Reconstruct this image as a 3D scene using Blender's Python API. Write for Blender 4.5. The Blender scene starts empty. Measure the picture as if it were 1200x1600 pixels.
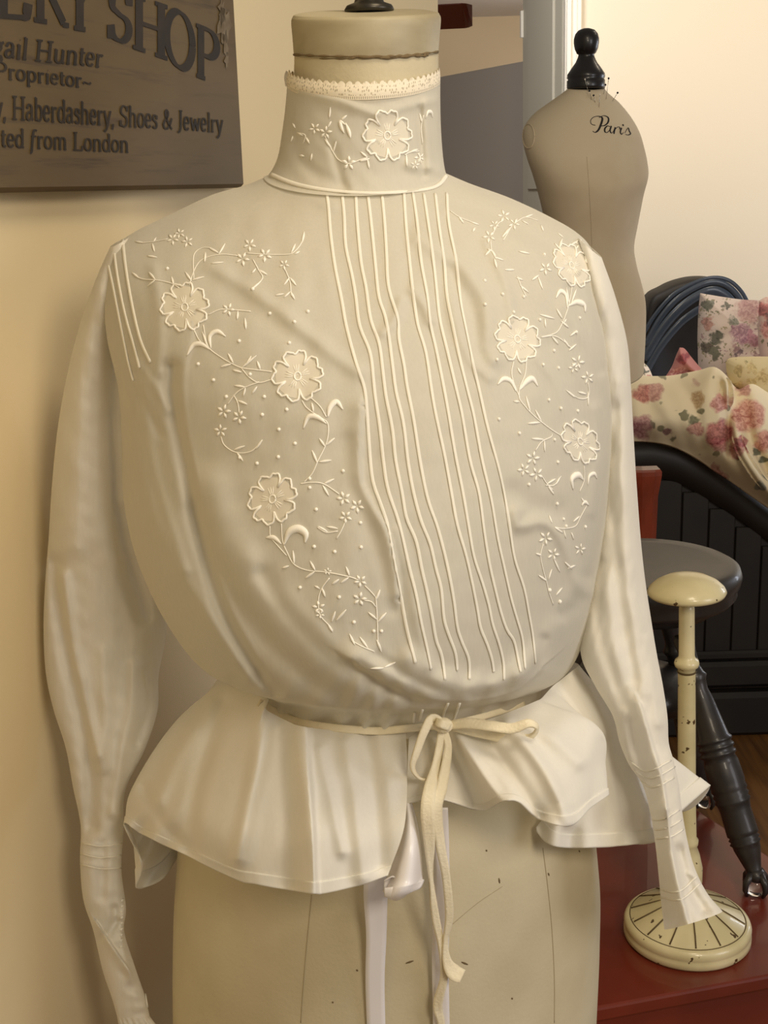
import bpy, math, random
import numpy as np
from mathutils import Vector, Matrix
from mathutils.bvhtree import BVHTree

rng = np.random.RandomState(7)
random.seed(7)
S = bpy.context.scene
COL = S.collection

# ------------------------------------------------------------------ camera
F, PITCH, ROLL = 1950.0, math.radians(14.5), 0.03
CAM = np.array([0.0, 0.0, 1.40])
fw = np.array([0, math.cos(PITCH), -math.sin(PITCH)])
up0 = np.array([0, math.sin(PITCH), math.cos(PITCH)])
rt0 = np.array([1.0, 0, 0])
rt = rt0*math.cos(ROLL) - up0*math.sin(ROLL)
up = up0*math.cos(ROLL) + rt0*math.sin(ROLL)
cd = bpy.data.cameras.new('camera')
cam = bpy.data.objects.new('camera', cd)
COL.objects.link(cam)
cd.sensor_fit = 'VERTICAL'; cd.sensor_height = 36; cd.sensor_width = 27
cd.lens = F/1600*36
cd.clip_start = 0.05
M4 = Matrix(((rt[0], up[0], -fw[0], CAM[0]), (rt[1], up[1], -fw[1], CAM[1]),
             (rt[2], up[2], -fw[2], CAM[2]), (0, 0, 0, 1)))
cam.matrix_world = M4
S.camera = cam

# ------------------------------------------------------------------ light
def srgb(r, g, b):
    def c(v):
        v /= 255.0
        return v/12.92 if v <= 0.04045 else ((v+0.055)/1.055)**2.4
    return (c(r), c(g), c(b), 1.0)

S.view_settings.view_transform = 'Standard'
S.view_settings.look = 'None'
S.view_settings.gamma = 1
S.view_settings.use_curve_mapping = False
S.view_settings.exposure = 0.0
W = bpy.data.worlds.new('world'); S.world = W; W.use_nodes = True
W.node_tree.nodes['Background'].inputs[0].default_value = (1.0, 0.89, 0.74, 1)
W.node_tree.nodes['Background'].inputs[1].default_value = 0.20

def area(name, loc, target, size, power, color, size_y=None):
    l = bpy.data.lights.new(name, 'AREA'); l.energy = power; l.color = color
    l.size = size
    if size_y:
        l.shape = 'RECTANGLE'; l.size_y = size_y
    o = bpy.data.objects.new(name, l); COL.objects.link(o)
    o.location = loc
    o.rotation_euler = (Vector(target)-Vector(loc)).to_track_quat('-Z', 'Y').to_euler()
    return o
# warm ceiling fixture in the room, daylight from a window on the right, a lamp in the next room
area('ceiling_lamp', (0.45, 0.45, 2.45), (0.1, 1.1, 1.2), 0.40, 8.0, (1.0, 0.84, 0.62))
area('room_lamp', (0.72, -0.60, 2.0), (0.1, 1.1, 1.0), 0.45, 14.5, (1.0, 0.87, 0.69))
area('window_daylight', (2.4, -0.2, 1.6), (0.3, 1.2, 1.0), 0.9, 18.0, (0.95, 0.93, 0.97), 1.2)
area('bed_window', (3.3, 3.9, 1.4), (2.0, 4.7, 1.0), 0.8, 26.0, (0.82, 0.87, 1.0), 1.0)
area('bed_room_lamp', (1.4, 3.3, 2.5), (1.5, 4.6, 1.2), 0.5, 15.0, (1.0, 0.84, 0.64))
area('partition_fill', (0.15, 3.7, 2.35), (0.5, 6.0, 1.4), 0.4, 13.0, (0.96, 0.93, 0.92))  # added fill to brighten the partition and door leaf, no known fixture
area('hall_lamp', (1.2, 6.9, 2.0), (0.5, 8.5, 1.9), 0.5, 8.0, (1.0, 0.88, 0.72))

# ------------------------------------------------------------------ pixel -> world
def ray(x, y):
    x = np.asarray(x, float); y = np.asarray(y, float)
    a = (x-600)/F; b = -(y-800)/F
    return fw + a[..., None]*rt + b[..., None]*up
def at(x, y, Y):
    d = ray(x, y); Y = np.asarray(Y, float)
    return CAM + d*(Y/d[..., 1])[..., None]
def atz(x, y, z):
    d = ray(x, y)
    return CAM + d*((z-CAM[2])/d[..., 2])[..., None]
def onplane(x, y, P0, n):
    d = ray(x, y)
    t = np.dot(np.asarray(P0)-CAM, n)/(d@n)
    return CAM + d*np.asarray(t)[..., None]
def proj(P):
    q = np.asarray(P)-CAM
    z = q@fw
    return 600+F*(q@rt)/z, 800-F*(q@up)/z

# ------------------------------------------------------------------ materials
def nodes(name):
    m = bpy.data.materials.new(name); m.use_nodes = True
    nt = m.node_tree; nt.nodes.clear()
    out = nt.nodes.new('ShaderNodeOutputMaterial')
    return m, nt, out
def N(nt, t, **kw):
    n = nt.nodes.new(t)
    for k, v in kw.items():
        setattr(n, k, v)
    return n
def val(nt, sock, v):
    if isinstance(v, (int, float, tuple, list)):
        sock.default_value = v
    else:
        nt.links.new(v, sock)
def math_(nt, op, a, b=None, c=None, clamp=False):
    n = N(nt, 'ShaderNodeMath', operation=op, use_clamp=clamp)
    val(nt, n.inputs[0], a)
    if b is not None: val(nt, n.inputs[1], b)
    if c is not None: val(nt, n.inputs[2], c)
    return n.outputs[0]
def mix(nt, fac, a, b, blend='MIX'):
    n = N(nt, 'ShaderNodeMix', data_type='RGBA', blend_type=blend)
    val(nt, n.inputs[0], fac); val(nt, n.inputs[6], a); val(nt, n.inputs[7], b)
    return n.outputs[2]
def noise(nt, scale, detail=3, vec=None, stretch=None, rough=.5, out=0):
    tc = N(nt, 'ShaderNodeTexCoord')
    v = vec or tc.outputs['Object']
    if stretch:
        mp = N(nt, 'ShaderNodeMapping'); mp.inputs['Scale'].default_value = stretch
        nt.links.new(v, mp.inputs[0]); v = mp.outputs[0]
    n = N(nt, 'ShaderNodeTexNoise'); n.inputs['Scale'].default_value = scale
    n.inputs['Detail'].default_value = detail; n.inputs['Roughness'].default_value = rough
    nt.links.new(v, n.inputs['Vector'])
    return n.outputs[out]
def ramp(nt, fac, a, b):
    n = N(nt, 'ShaderNodeMapRange'); n.inputs[1].default_value = a; n.inputs[2].default_value = b
    nt.links.new(fac, n.inputs[0])
    return n.outputs[0]
def pbr(name, color, rough=.6, var=None, vscale=8, vrange=(.4, .65), stretch=None, bump=0, bscale=60,
        metal=0, coat=0, spots=None, spec=.5):
    m, nt, out = nodes(name)
    p = N(nt, 'ShaderNodeBsdfPrincipled')
    nt.links.new(p.outputs[0], out.inputs[0])
    c = color
    if var:
        c = mix(nt, ramp(nt, noise(nt, vscale, 4, stretch=stretch), *vrange), color, var)
    if spots:   # (colour, scale, threshold)
        c = mix(nt, ramp(nt, noise(nt, spots[1], 2), spots[2], spots[2]+.015), c, spots[0])
    val(nt, p.inputs['Base Color'], c)
    p.inputs['Roughness'].default_value = rough
    p.inputs['Metallic'].default_value = metal
    p.inputs['Coat Weight'].default_value = coat
    p.inputs['Specular IOR Level'].default_value = spec
    if bump:
        b = N(nt, 'ShaderNodeBump'); b.inputs['Strength'].default_value = bump; b.inputs['Distance'].default_value = .01
        nt.links.new(noise(nt, bscale, 4), b.inputs['Height'])
        nt.links.new(b.outputs[0], p.inputs['Normal'])
    return m
def cloth(name, color, alpha=.1, trans=.3, bump=.25, rough=.8, bdist=.006):
    """sheer cotton: diffuse + light coming through + gaps of the weave"""
    m, nt, out = nodes(name)
    d = N(nt, 'ShaderNodeBsdfDiffuse'); d.inputs[0].default_value = color
    t = N(nt, 'ShaderNodeBsdfTranslucent'); t.inputs[0].default_value = color
    b = N(nt, 'ShaderNodeBump'); b.inputs['Strength'].default_value = bump; b.inputs['Distance'].default_value = bdist
    h = math_(nt, 'ADD', noise(nt, 20, 3, stretch=(1.2, 1.2, .8)), math_(nt, 'MULTIPLY', noise(nt, 900, 1, stretch=(1, 1, .2)), .05))
    nt.links.new(h, b.inputs['Height'])
    nt.links.new(b.outputs[0], d.inputs['Normal']); nt.links.new(b.outputs[0], t.inputs['Normal'])
    m1 = N(nt, 'ShaderNodeMixShader'); m1.inputs[0].default_value = trans
    nt.links.new(d.outputs[0], m1.inputs[1]); nt.links.new(t.outputs[0], m1.inputs[2])
    tr = N(nt, 'ShaderNodeBsdfTransparent')
    m2 = N(nt, 'ShaderNodeMixShader')
    weave = math_(nt, 'MULTIPLY_ADD', noise(nt, 520, 2, stretch=(1, 1, .2)), alpha*.5, alpha*.75)
    nt.links.new(weave, m2.inputs[0])
    nt.links.new(m1.outputs[0], m2.inputs[1]); nt.links.new(tr.outputs[0], m2.inputs[2])
    nt.links.new(m2.outputs[0], out.inputs[0])
    return m

MAT = {}
MAT['cloth'] = cloth('sheer_cotton', srgb(232, 228, 214), .15, .22)
MAT['cloth_sleeve'] = cloth('sheer_cotton_single', srgb(248, 244, 233), .11, .22, .5)
MAT['cloth_peplum'] = cloth('sheer_cotton_skirt', srgb(250, 247, 237), .11, .16, .2)
MAT['tuck'] = cloth('stitched_cotton', srgb(255, 251, 238), .0, .2, .1)
MAT['thread'] = pbr('embroidery_thread', srgb(252, 248, 236), .7)
MAT['net'] = pbr('flower_net', srgb(224, 217, 199), .85)
MAT['tape'] = pbr('cotton_tape', srgb(243, 232, 202), .8, var=srgb(234, 222, 190), vscale=40, bump=.15, bscale=500)
MAT['satin'] = pbr('white_satin', srgb(240, 236, 236), .28, spec=.6)
MAT['canvas'] = pbr('form_canvas', srgb(214, 203, 172), .75, var=srgb(198, 186, 154), vscale=7, spots=(srgb(120, 98, 66), 60, .80), bump=.06, bscale=300)
MAT['cap'] = pbr('neck_block_wood', srgb(186, 176, 146), .5, var=srgb(160, 148, 118), vscale=9, stretch=(1, 1, 3), bump=.08, bscale=40)
MAT['seam'] = pbr('seam_line', srgb(172, 157, 124), .9)
MAT['crack'] = pbr('cracked_edge', srgb(116, 98, 68), .9)
MAT['iron'] = pbr('dark_iron', srgb(62, 58, 50), .35, metal=.6)
MAT['linen'] = pbr('display_linen', srgb(214, 198, 168), .85, var=srgb(200, 182, 150), vscale=5, bump=.05, bscale=400)
MAT['ebony'] = pbr('ebonised_wood', srgb(26, 24, 25), .35, coat=.2)
MAT['black'] = pbr('black_paint', srgb(34, 31, 30), .42, var=srgb(48, 42, 38), vscale=20, coat=.15)
MAT['bedblack'] = pbr('bed_dark_wood', srgb(30, 25, 20), .55, var=srgb(22, 18, 15), vscale=10)
MAT['bedsheen'] = pbr('bed_wood_blue_sheen', srgb(46, 57, 70), .32, coat=.3)  # bluish tone paints the window's reflection on the dark wood
MAT['ink'] = pbr('black_ink', srgb(24, 22, 22), .7)
MAT['wall'] = pbr('cream_wall_paint', srgb(228, 210, 170), .8, bump=.03, bscale=120)
MAT['wall2'] = pbr('pale_cream_wall_paint', srgb(236, 224, 200), .85, bump=.03, bscale=120)
MAT['hallwall'] = pbr('hall_beige_paint', srgb(226, 208, 178), .85)
MAT['partition'] = pbr('taupe_paint', srgb(188, 178, 166), .85)
MAT['ceil'] = pbr('ceiling_white', srgb(228, 222, 220), .9)
MAT['doorpaint'] = pbr('door_shaded_white_paint', srgb(206, 200, 182), .6)  # white paint greyed for the shade on the open leaf
MAT['trimpaint'] = pbr('trim_white_paint', srgb(244, 238, 224), .5)
MAT['brass'] = pbr('brass', srgb(236, 214, 160), .2, metal=1)
MAT['floor'] = pbr('oak_floor', srgb(116, 78, 36), .5, var=srgb(84, 54, 24), vscale=4, stretch=(14, 1, 1))
MAT['red'] = pbr('red_paint', srgb(122, 46, 28), .34, var=srgb(104, 38, 22), vscale=6, coat=.25)
MAT['cherry'] = pbr('cherry_wood', srgb(120, 48, 26), .35, var=srgb(92, 34, 18), vscale=10, stretch=(4, 4, 1), coat=.3)
MAT['fanwood'] = pbr('fan_blade_wood', srgb(112, 54, 34), .5)
MAT['cream'] = pbr('chipped_cream_paint', srgb(224, 212, 168), .32, var=srgb(206, 194, 148), vscale=14, spots=(srgb(86, 66, 40), 80, .69), coat=.3)
MAT['groove'] = pbr('dark_groove', srgb(92, 74, 44), .8)
MAT['glass'] = None
m, nt, out = nodes('clear_glass')
g = N(nt, 'ShaderNodeBsdfGlass'); g.inputs['IOR'].default_value = 1.45; g.inputs['Roughness'].default_value = .02
nt.links.new(g.outputs[0], out.inputs[0]); MAT['glass'] = m
MAT['steel'] = pbr('pin_steel', srgb(190, 186, 178), .25, metal=1)

def lace_mat():
    m, nt, out = nodes('cotton_lace')
    uv = N(nt, 'ShaderNodeUVMap')
    vo = N(nt, 'ShaderNodeTexVoronoi'); vo.inputs['Scale'].default_value = 1.0; vo.inputs['Randomness'].default_value = .55
    nt.links.new(uv.outputs[0], vo.inputs['Vector'])
    hole = ramp(nt, vo.outputs['Distance'], .40, .30)
    sx = N(nt, 'ShaderNodeSeparateXYZ'); nt.links.new(uv.outputs[0], sx.inputs[0])
    # a row of drawn-thread holes at the foot of the lace
    row = math_(nt, 'MULTIPLY', math_(nt, 'LESS_THAN', sx.outputs[1], .85), math_(nt, 'GREATER_THAN', math_(nt, 'FRACT', sx.outputs[0]), .45))
    row = math_(nt, 'MULTIPLY', row, math_(nt, 'GREATER_THAN', sx.outputs[1], .18))
    ish = math_(nt, 'MULTIPLY', hole, math_(nt, 'GREATER_THAN', sx.outputs[1], 1.0))
    a = math_(nt, 'MAXIMUM', row, ish, clamp=True)
    d = N(nt, 'ShaderNodeBsdfDiffuse'); d.inputs[0].default_value = srgb(240, 230, 208)
    tr = N(nt, 'ShaderNodeBsdfTransparent')
    mx = N(nt, 'ShaderNodeMixShader'); nt.links.new(math_(nt, 'MULTIPLY', a, .6), mx.inputs[0])
    nt.links.new(d.outputs[0], mx.inputs[1]); nt.links.new(tr.outputs[0], mx.inputs[2])
    nt.links.new(mx.outputs[0], out.inputs[0])
    return m
MAT['lace'] = lace_mat()

def sign_mat():
    m, nt, out = nodes('weathered_sign_canvas')
    p = N(nt, 'ShaderNodeBsdfPrincipled'); nt.links.new(p.outputs[0], out.inputs[0]); p.inputs['Roughness'].default_value = .6
    a = noise(nt, 5, 5, stretch=(1, 1, 4), rough=.6)
    c = mix(nt, ramp(nt, a, .35, .68), srgb(100, 82, 50), srgb(88, 71, 44))
    b = noise(nt, 9, 4, stretch=(.6, .6, 9), rough=.7)
    c = mix(nt, ramp(nt, b, .54, .74), c, srgb(66, 52, 32))
    g = noise(nt, 2.2, 3)
    c = mix(nt, ramp(nt, g, .5, .8), c, srgb(108, 94, 70))
    nt.links.new(c, p.inputs['Base Color'])
    return m
MAT['sign'] = sign_mat()

def floral(name, base, roses, leaf=srgb(88, 92, 66), scale=5.5, tints=None, seedv=0.0, leafamt=.66):
    """printed cotton: scattered roses with ringed petals and sprays of leaves; explicit big roses by cloth coordinate"""
    m, nt, out = nodes(name)
    p = N(nt, 'ShaderNodeBsdfPrincipled'); nt.links.new(p.outputs[0], out.inputs[0]); p.inputs['Roughness'].default_value = .85
    uv = N(nt, 'ShaderNodeUVMap').outputs[0]
    nz = N(nt, 'ShaderNodeTexNoise'); nz.inputs['Scale'].default_value = scale*1.7; nz.inputs['Detail'].default_value = 2
    nt.links.new(uv, nz.inputs['Vector'])
    off = N(nt, 'ShaderNodeVectorMath', operation='SUBTRACT'); nt.links.new(nz.outputs['Color'], off.inputs[0]); off.inputs[1].default_value = (.5, .5, .5)
    sc = N(nt, 'ShaderNodeVectorMath', operation='SCALE'); nt.links.new(off.outputs[0], sc.inputs[0]); sc.inputs['Scale'].default_value = .24
    ad = N(nt, 'ShaderNodeVectorMath', operation='ADD'); nt.links.new(uv, ad.inputs[0]); nt.links.new(sc.outputs[0], ad.inputs[1])
    ad2 = N(nt, 'ShaderNodeVectorMath', operation='ADD'); nt.links.new(ad.outputs[0], ad2.inputs[0]); ad2.inputs[1].default_value = (seedv, seedv*.7, 0)
    wuv = ad2.outputs[0]
    fine = N(nt, 'ShaderNodeTexNoise'); fine.inputs['Scale'].default_value = 15.0; fine.inputs['Detail'].default_value = 3; fine.inputs['Distortion'].default_value = 1.2
    nt.links.new(uv, fine.inputs['Vector'])
    c = base
    # leaves
    v = N(nt, 'ShaderNodeTexVoronoi'); v.inputs['Scale'].default_value = scale*1.9; nt.links.new(wuv, v.inputs['Vector'])
    s = N(nt, 'ShaderNodeSeparateColor'); nt.links.new(v.outputs['Color'], s.inputs[0])
    lm = math_(nt, 'MULTIPLY', ramp(nt, v.outputs['Distance'], .40, .28), math_(nt, 'GREATER_THAN', s.outputs[0], leafamt), clamp=True)
    lc = mix(nt, s.outputs[1], leaf, srgb(140, 132, 96))
    c = mix(nt, math_(nt, 'MULTIPLY', lm, .85), c, lc)
    # small roses
    v = N(nt, 'ShaderNodeTexVoronoi'); v.inputs['Scale'].default_value = scale; nt.links.new(wuv, v.inputs['Vector'])
    s = N(nt, 'ShaderNodeSeparateColor'); nt.links.new(v.outputs['Color'], s.inputs[0])
    rm = math_(nt, 'MULTIPLY', ramp(nt, v.outputs['Distance'], .48, .34), math_(nt, 'GREATER_THAN', s.outputs[0], .60), clamp=True)
    tints = tints or (srgb(206, 152, 142), srgb(150, 72, 76))
    pet = math_(nt, 'SINE', math_(nt, 'ADD', math_(nt, 'MULTIPLY', v.outputs['Distance'], 40), math_(nt, 'MULTIPLY', nz.outputs[0], 14)))
    rc = mix(nt, math_(nt, 'MULTIPLY_ADD', fine.outputs[0], 3.2, -1.1, clamp=True), tints[0], tints[1])
    c = mix(nt, math_(nt, 'MULTIPLY', rm, .8), c, rc)
    # big explicit roses (u, v, radius, light, dark)
    for (u_, v_, r_, ca, cb) in roses:
        dd = N(nt, 'ShaderNodeVectorMath', operation='DISTANCE'); nt.links.new(ad.outputs[0], dd.inputs[0]); dd.inputs[1].default_value = (u_, v_, 0)
        dist = math_(nt, 'DIVIDE', dd.outputs['Value'], r_)
        mk = ramp(nt, dist, 1.12, .80)
        f = math_(nt, 'ADD', math_(nt, 'MULTIPLY_ADD', fine.outputs[0], 3.6, -1.05), math_(nt, 'MULTIPLY', dist, -.42), clamp=True)
        n_ = N(nt, 'ShaderNodeClamp'); nt.links.new(mk, n_.inputs[0])
        c = mix(nt, math_(nt, 'MULTIPLY', n_.outputs[0], .86), c, mix(nt, f, ca, cb))
    nt.links.new(c, p.inputs['Base Color'])
    return m

# ------------------------------------------------------------------ mesh helpers
class MB:
    def __init__(s):
        s.v = []; s.f = []; s.n = 0; s.uv = []
    def add(s, v, f, uv=None):
        v = np.asarray(v, float).reshape(-1, 3)
        s.v.append(v)
        s.f += [tuple(int(i)+s.n for i in q) for q in f]
        s.uv.append(np.zeros((len(v), 2)) if uv is None else np.asarray(uv, float).reshape(-1, 2))
        s.n += len(v)
    def grid(s, P, closeu=False, closev=False, uv=None):
        """P [rows, cols, 3]"""
        r, c = P.shape[:2]
        f = []
        for i in range(r if closev else r-1):
            i2 = (i+1) % r
            for j in range(c if closeu else c-1):
                j2 = (j+1) % c
                f.append((i*c+j, i*c+j2, i2*c+j2, i2*c+j))
        s.add(P.reshape(-1, 3), f, uv)
    def box(s, c, half, R=None, bev=0):
        c = np.asarray(c, float); h = np.asarray(half, float)
        b = min(bev, *(h*.9)) if bev else 0
        if b:   # chamfered box
            pts = []; 
            for sx in (-1, 1):
                for sy in (-1, 1):
                    for sz in (-1, 1):
                        sg = np.array([sx, sy, sz])
                        for a in range(3):
                            q = sg*(h-b); q[a] = sg[a]*h[a]
                            pts.append(q)
            pts = np.array(pts)
            import bmesh
            bm = bmesh.new()
            for q in pts: bm.verts.new(q)
            r_ = bmesh.ops.convex_hull(bm, input=bm.verts)
            bm.verts.index_update()
            V = np.array([w.co[:] for w in bm.verts]); Fc = [[w.index for w in q.verts] for q in bm.faces]
            bm.free()
        else:
            V = np.array([[x, y, z] for x in (-1, 1) for y in (-1, 1) for z in (-1, 1)])*h
            Fc = [(0, 1, 3, 2), (4, 6, 7, 5), (0, 4, 5, 1), (2, 3, 7, 6), (0, 2, 6, 4), (1, 5, 7, 3)]
        if R is not None: V = V@np.asarray(R).T
        s.add(V+c, Fc)
    def tube(s, pts, rad, seg=8, cap=True, flat=None):
        """flat: (array of normals, ratio) flattens the section along the normal"""
        P = np.asarray(pts, float); n = len(P)
        rad = np.broadcast_to(np.asarray(rad, float), (n,))
        T = np.gradient(P, axis=0); T /= np.linalg.norm(T, axis=1)[:, None]+1e-12
        if flat is not None:
            U = np.asarray(flat[0], float)
            U = U - (U*T).sum(1)[:, None]*T
        else:
            a = np.array([0, 0, 1.0]) if abs(T[0, 2]) < .9 else np.array([1.0, 0, 0])
            U = np.zeros_like(P); u = a-T[0]*(a@T[0])
            for i in range(n):
                u = u-T[i]*(u@T[i]); u /= np.linalg.norm(u)+1e-12; U[i] = u
        U /= np.linalg.norm(U, axis=1)[:, None]+1e-12
        V = np.cross(T, U)
        k = flat[1] if flat is not None else 1
        an = np.linspace(0, 2*math.pi, seg, endpoint=False)
        G = P[:, None]+rad[:, None, None]*(k*np.cos(an)[None, :, None]*U[:, None]+np.sin(an)[None, :, None]*V[:, None])
        base = s.n
        s.grid(G, closeu=True)
        if cap:
            s.f.append(tuple(base+i for i in range(seg))[::-1])
            s.f.append(tuple(base+(n-1)*seg+i for i in range(seg)))
    def lathe(s, prof, c, seg=48, axis=None, cap=True, flute=None):
        """prof list of (r, h); axis unit vector"""
        c = np.asarray(c, float)
        ax = np.array([0, 0, 1.0]) if axis is None else np.asarray(axis, float)/np.linalg.norm(axis)
        a = np.array([1.0, 0, 0]); a = a-ax*(a@ax)
        a /= np.linalg.norm(a); b = np.cross(ax, a)
        an = np.linspace(0, 2*math.pi, seg, endpoint=False)
        ring = np.cos(an)[:, None]*a+np.sin(an)[:, None]*b
        pr = np.asarray(prof, float)
        G = c+pr[:, 1][:, None, None]*ax+pr[:, 0][:, None, None]*ring[None]
        base = s.n
        s.grid(G, closeu=True)
        if cap:
            s.f.append(tuple(base+i for i in range(seg))[::-1])
            s.f.append(tuple(base+(len(pr)-1)*seg+i for i in range(seg)))
    def ball(s, c, r, seg=12, squash=1, axis=None):
        th = np.linspace(0.02, math.pi-.02, seg)
        s.lathe([(r*math.sin(t), -r*squash*math.cos(t)) for t in th], c, seg*2, axis)
    def build(s, name, mat, parent=None, smooth=True, solid=0, offset=-1, label=None, kind=None, sub=0):
        me = bpy.data.meshes.new(name)
        V = np.concatenate(s.v)
        me.from_pydata(V.tolist(), [], s.f)
        me.materials.append(mat)
        if smooth:
            me.polygons.foreach_set('use_smooth', [True]*len(me.polygons))
        UV = np.concatenate(s.uv)
        if np.abs(UV).sum() > 0:
            l = me.uv_layers.new(name='UVMap')
            li = np.zeros(len(me.loops), dtype=np.int32); me.loops.foreach_get('vertex_index', li)
            l.data.foreach_set('uv', UV[li].ravel().astype(np.float32))
        me.validate(); me.update()
        o = bpy.data.objects.new(name, me); COL.objects.link(o)
        if parent is not None:
            o.parent = parent
            o.matrix_parent_inverse = parent_inv(parent)
        if solid:
            md = o.modifiers.new('solid', 'SOLIDIFY'); md.thickness = solid; md.offset = offset
        if sub:
            md = o.modifiers.new('sub', 'SUBSURF'); md.levels = sub; md.render_levels = sub
        if smooth == 'auto':
            try:
                me.set_sharp_from_angle(angle=math.radians(35))
            except Exception:
                pass
        if label: o['label'] = label
        if kind: o['kind'] = kind
        return o
def wm(o):
    m_ = Matrix.LocRotScale(o.location, o.rotation_euler, o.scale)
    return (wm(o.parent) @ o.matrix_parent_inverse @ m_) if o.parent else m_
def parent_inv(p):
    return wm(p).inverted()
def thing(name, label, cat, loc, group=None):
    o = bpy.data.objects.new(name, None); COL.objects.link(o)
    o.empty_display_size = .05
    o.location = tuple(float(q) for q in loc)
    o['label'] = label; o['category'] = cat
    if group: o['group'] = group
    return o
def tag(o, label, cat, group=None):
    o['label'] = label; o['category'] = cat
    if group: o['group'] = group
    return o
def struct(o):
    o['kind'] = 'structure'; return o

def cr(P, t):
    """Catmull-Rom through P [n,...] at parameters t in 0..n-1"""
    P = np.asarray(P, float); n = len(P)
    t = np.clip(np.asarray(t, float), 0, n-1-1e-9)
    i = t.astype(int); f = (t-i).reshape((-1,)+(1,)*(P.ndim-1))
    g = lambda k: P[np.clip(k, 0, n-1)]
    p0, p1, p2, p3 = g(i-1), g(i), g(i+1), g(i+2)
    p0 = np.where((i-1 < 0).reshape(f.shape), 2*p1-p2, p0)
    p3 = np.where((i+2 > n-1).reshape(f.shape), 2*p2-p1, p3)
    return .5*((2*p1)+(-p0+p2)*f+(2*p0-5*p1+4*p2-p3)*f*f+(-p0+3*p1-3*p2+p3)*f**3)
def spl(P, n):
    P = np.asarray(P, float)
    return cr(P, np.linspace(0, len(P)-1, n))
def dens(pts, step=3.0):
    """resample a 2-D polyline smoothly"""
    P = np.asarray(pts, float)
    L = np.linalg.norm(np.diff(P[:, :2], axis=0), axis=1).sum()
    return spl(P, max(3, int(L/step)))
def polydist(x, y, poly):
    """distance and signed side (+ to the right of travel in picture) from points to a polyline"""
    best = np.full(x.shape, 1e9); sg = np.zeros(x.shape)
    for (ax, ay), (bx, by) in zip(poly[:-1], poly[1:]):
        dx, dy = bx-ax, by-ay; L2 = dx*dx+dy*dy
        t = np.clip(((x-ax)*dx+(y-ay)*dy)/L2, 0, 1)
        ex, ey = x-(ax+t*dx), y-(ay+t*dy)
        d = np.hypot(ex, ey)
        c = np.sign(dx*ey-dy*ex)
        mk = d < best
        best = np.where(mk, d, best); sg = np.where(mk, c, sg)
    return best, sg
def endfade(x, y, poly, fade=60):
    a = np.hypot(x-poly[0][0], y-poly[0][1]); b = np.hypot(x-poly[-1][0], y-poly[-1][1])
    return np.clip(np.minimum(a, b)/fade, 0.0, 1)
def folds(x, y, lst):
    D = np.zeros(x.shape)
    for it in lst:
        poly, w, amp = it[0], it[1], it[2]
        kind = it[3] if len(it) > 3 else 'ridge'
        pl = dens(poly, 14)
        d, s = polydist(x, y, [tuple(q) for q in pl])
        if kind == 'ridge':
            D += amp*np.exp(-(d/w)**2)
        else:  # step: full height at the line, slow fall to the right (+), sharp fall to the left
            D += amp*np.where(s > 0, np.exp(-(d/w)**2), np.exp(-(d/(w*.18))**2))
    return D
def lump(x, y, s, seed):
    """smooth pseudo-noise"""
    r = np.random.RandomState(seed); D = 0
    for k in range(7):
        a = r.uniform(0, 2*math.pi); f = r.uniform(.5, 1.6)/s
        D = D+np.sin((x*math.cos(a)+y*math.sin(a))*f*2*math.pi+r.uniform(0, 6.3))
    return D/7

def ringbody(rows, nv, nu, Y0, dispfn=None, front=1.0, sq=1.0):
    """rows: (xl, yl, xr, yr, yc, df, db[, dY]) in picture measures at depth Y0; returns [nv, nu, 3] closed in u"""
    R = np.array([list(r)+[0]*(8-len(r)) for r in rows], float)
    R = spl(R, nv)
    nf = int(nu*.62); nb = nu-nf
    th = np.concatenate([np.linspace(0, math.pi, nf, endpoint=False), np.linspace(math.pi, 2*math.pi, nb, endpoint=False)])
    c, s_ = np.cos(th)[None], np.sin(th)[None]
    if sq != 1:
        c = np.sign(c)*np.abs(c)**sq; s_ = np.sign(s_)*np.abs(s_)**sq
    xl, yl, xr, yr, yc, df, db, dY = [R[:, i][:, None] for i in range(8)]
    x = (xl+xr)/2-(xr-xl)/2*c
    ys = yl+(yr-yl)*(1-c)/2
    sf = np.clip(s_, 0, 1); sb = np.clip(-s_, 0, 1)
    y = ys+(yc-(yl+yr)/2)*sf
    Yd = Y0+dY-df*sf
    if dispfn is not None:
        D = dispfn(x, y)*np.clip(sf*3, 0, 1)
        Yd = Yd-D
    P = at(x, y, Yd)
    Pb = at(x, ys+0*c, Y0+dY+0*c)
    Pb[..., 1] += db*sb
    return np.where((s_ < 0)[..., None], Pb, P)

class Caster:
    def __init__(s, objs):
        s.b = []
        for o in objs:
            me = o.data
            n = len(me.vertices); co = np.zeros(n*3, dtype=np.float32); me.vertices.foreach_get('co', co)
            co = co.reshape(-1, 3).astype(float)
            m_ = np.array(wm(o)); co = co@m_[:3, :3].T+m_[:3, 3]
            s.b.append(BVHTree.FromPolygons(co.tolist(), [tuple(p.vertices) for p in me.polygons]))
    def hit(s, x, y):
        d = ray(x, y); d = d/np.linalg.norm(d)
        best = None
        for b in s.b:
            loc, nor, idx, dist = b.ray_cast(Vector(CAM), Vector(d))
            if loc is not None and (best is None or dist < best[2]):
                nn = np.array(nor)
                if nn@d > 0: nn = -nn
                best = (np.array(loc), nn, dist)
        return best
    def path(s, pts, lift=0.0):
        P, Nn = [], []
        for q in pts:
            h = s.hit(q[0], q[1])
            if h is None:
                continue
            P.append(h[0]+h[1]*lift); Nn.append(h[1])
        return np.array(P), np.array(Nn)

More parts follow.
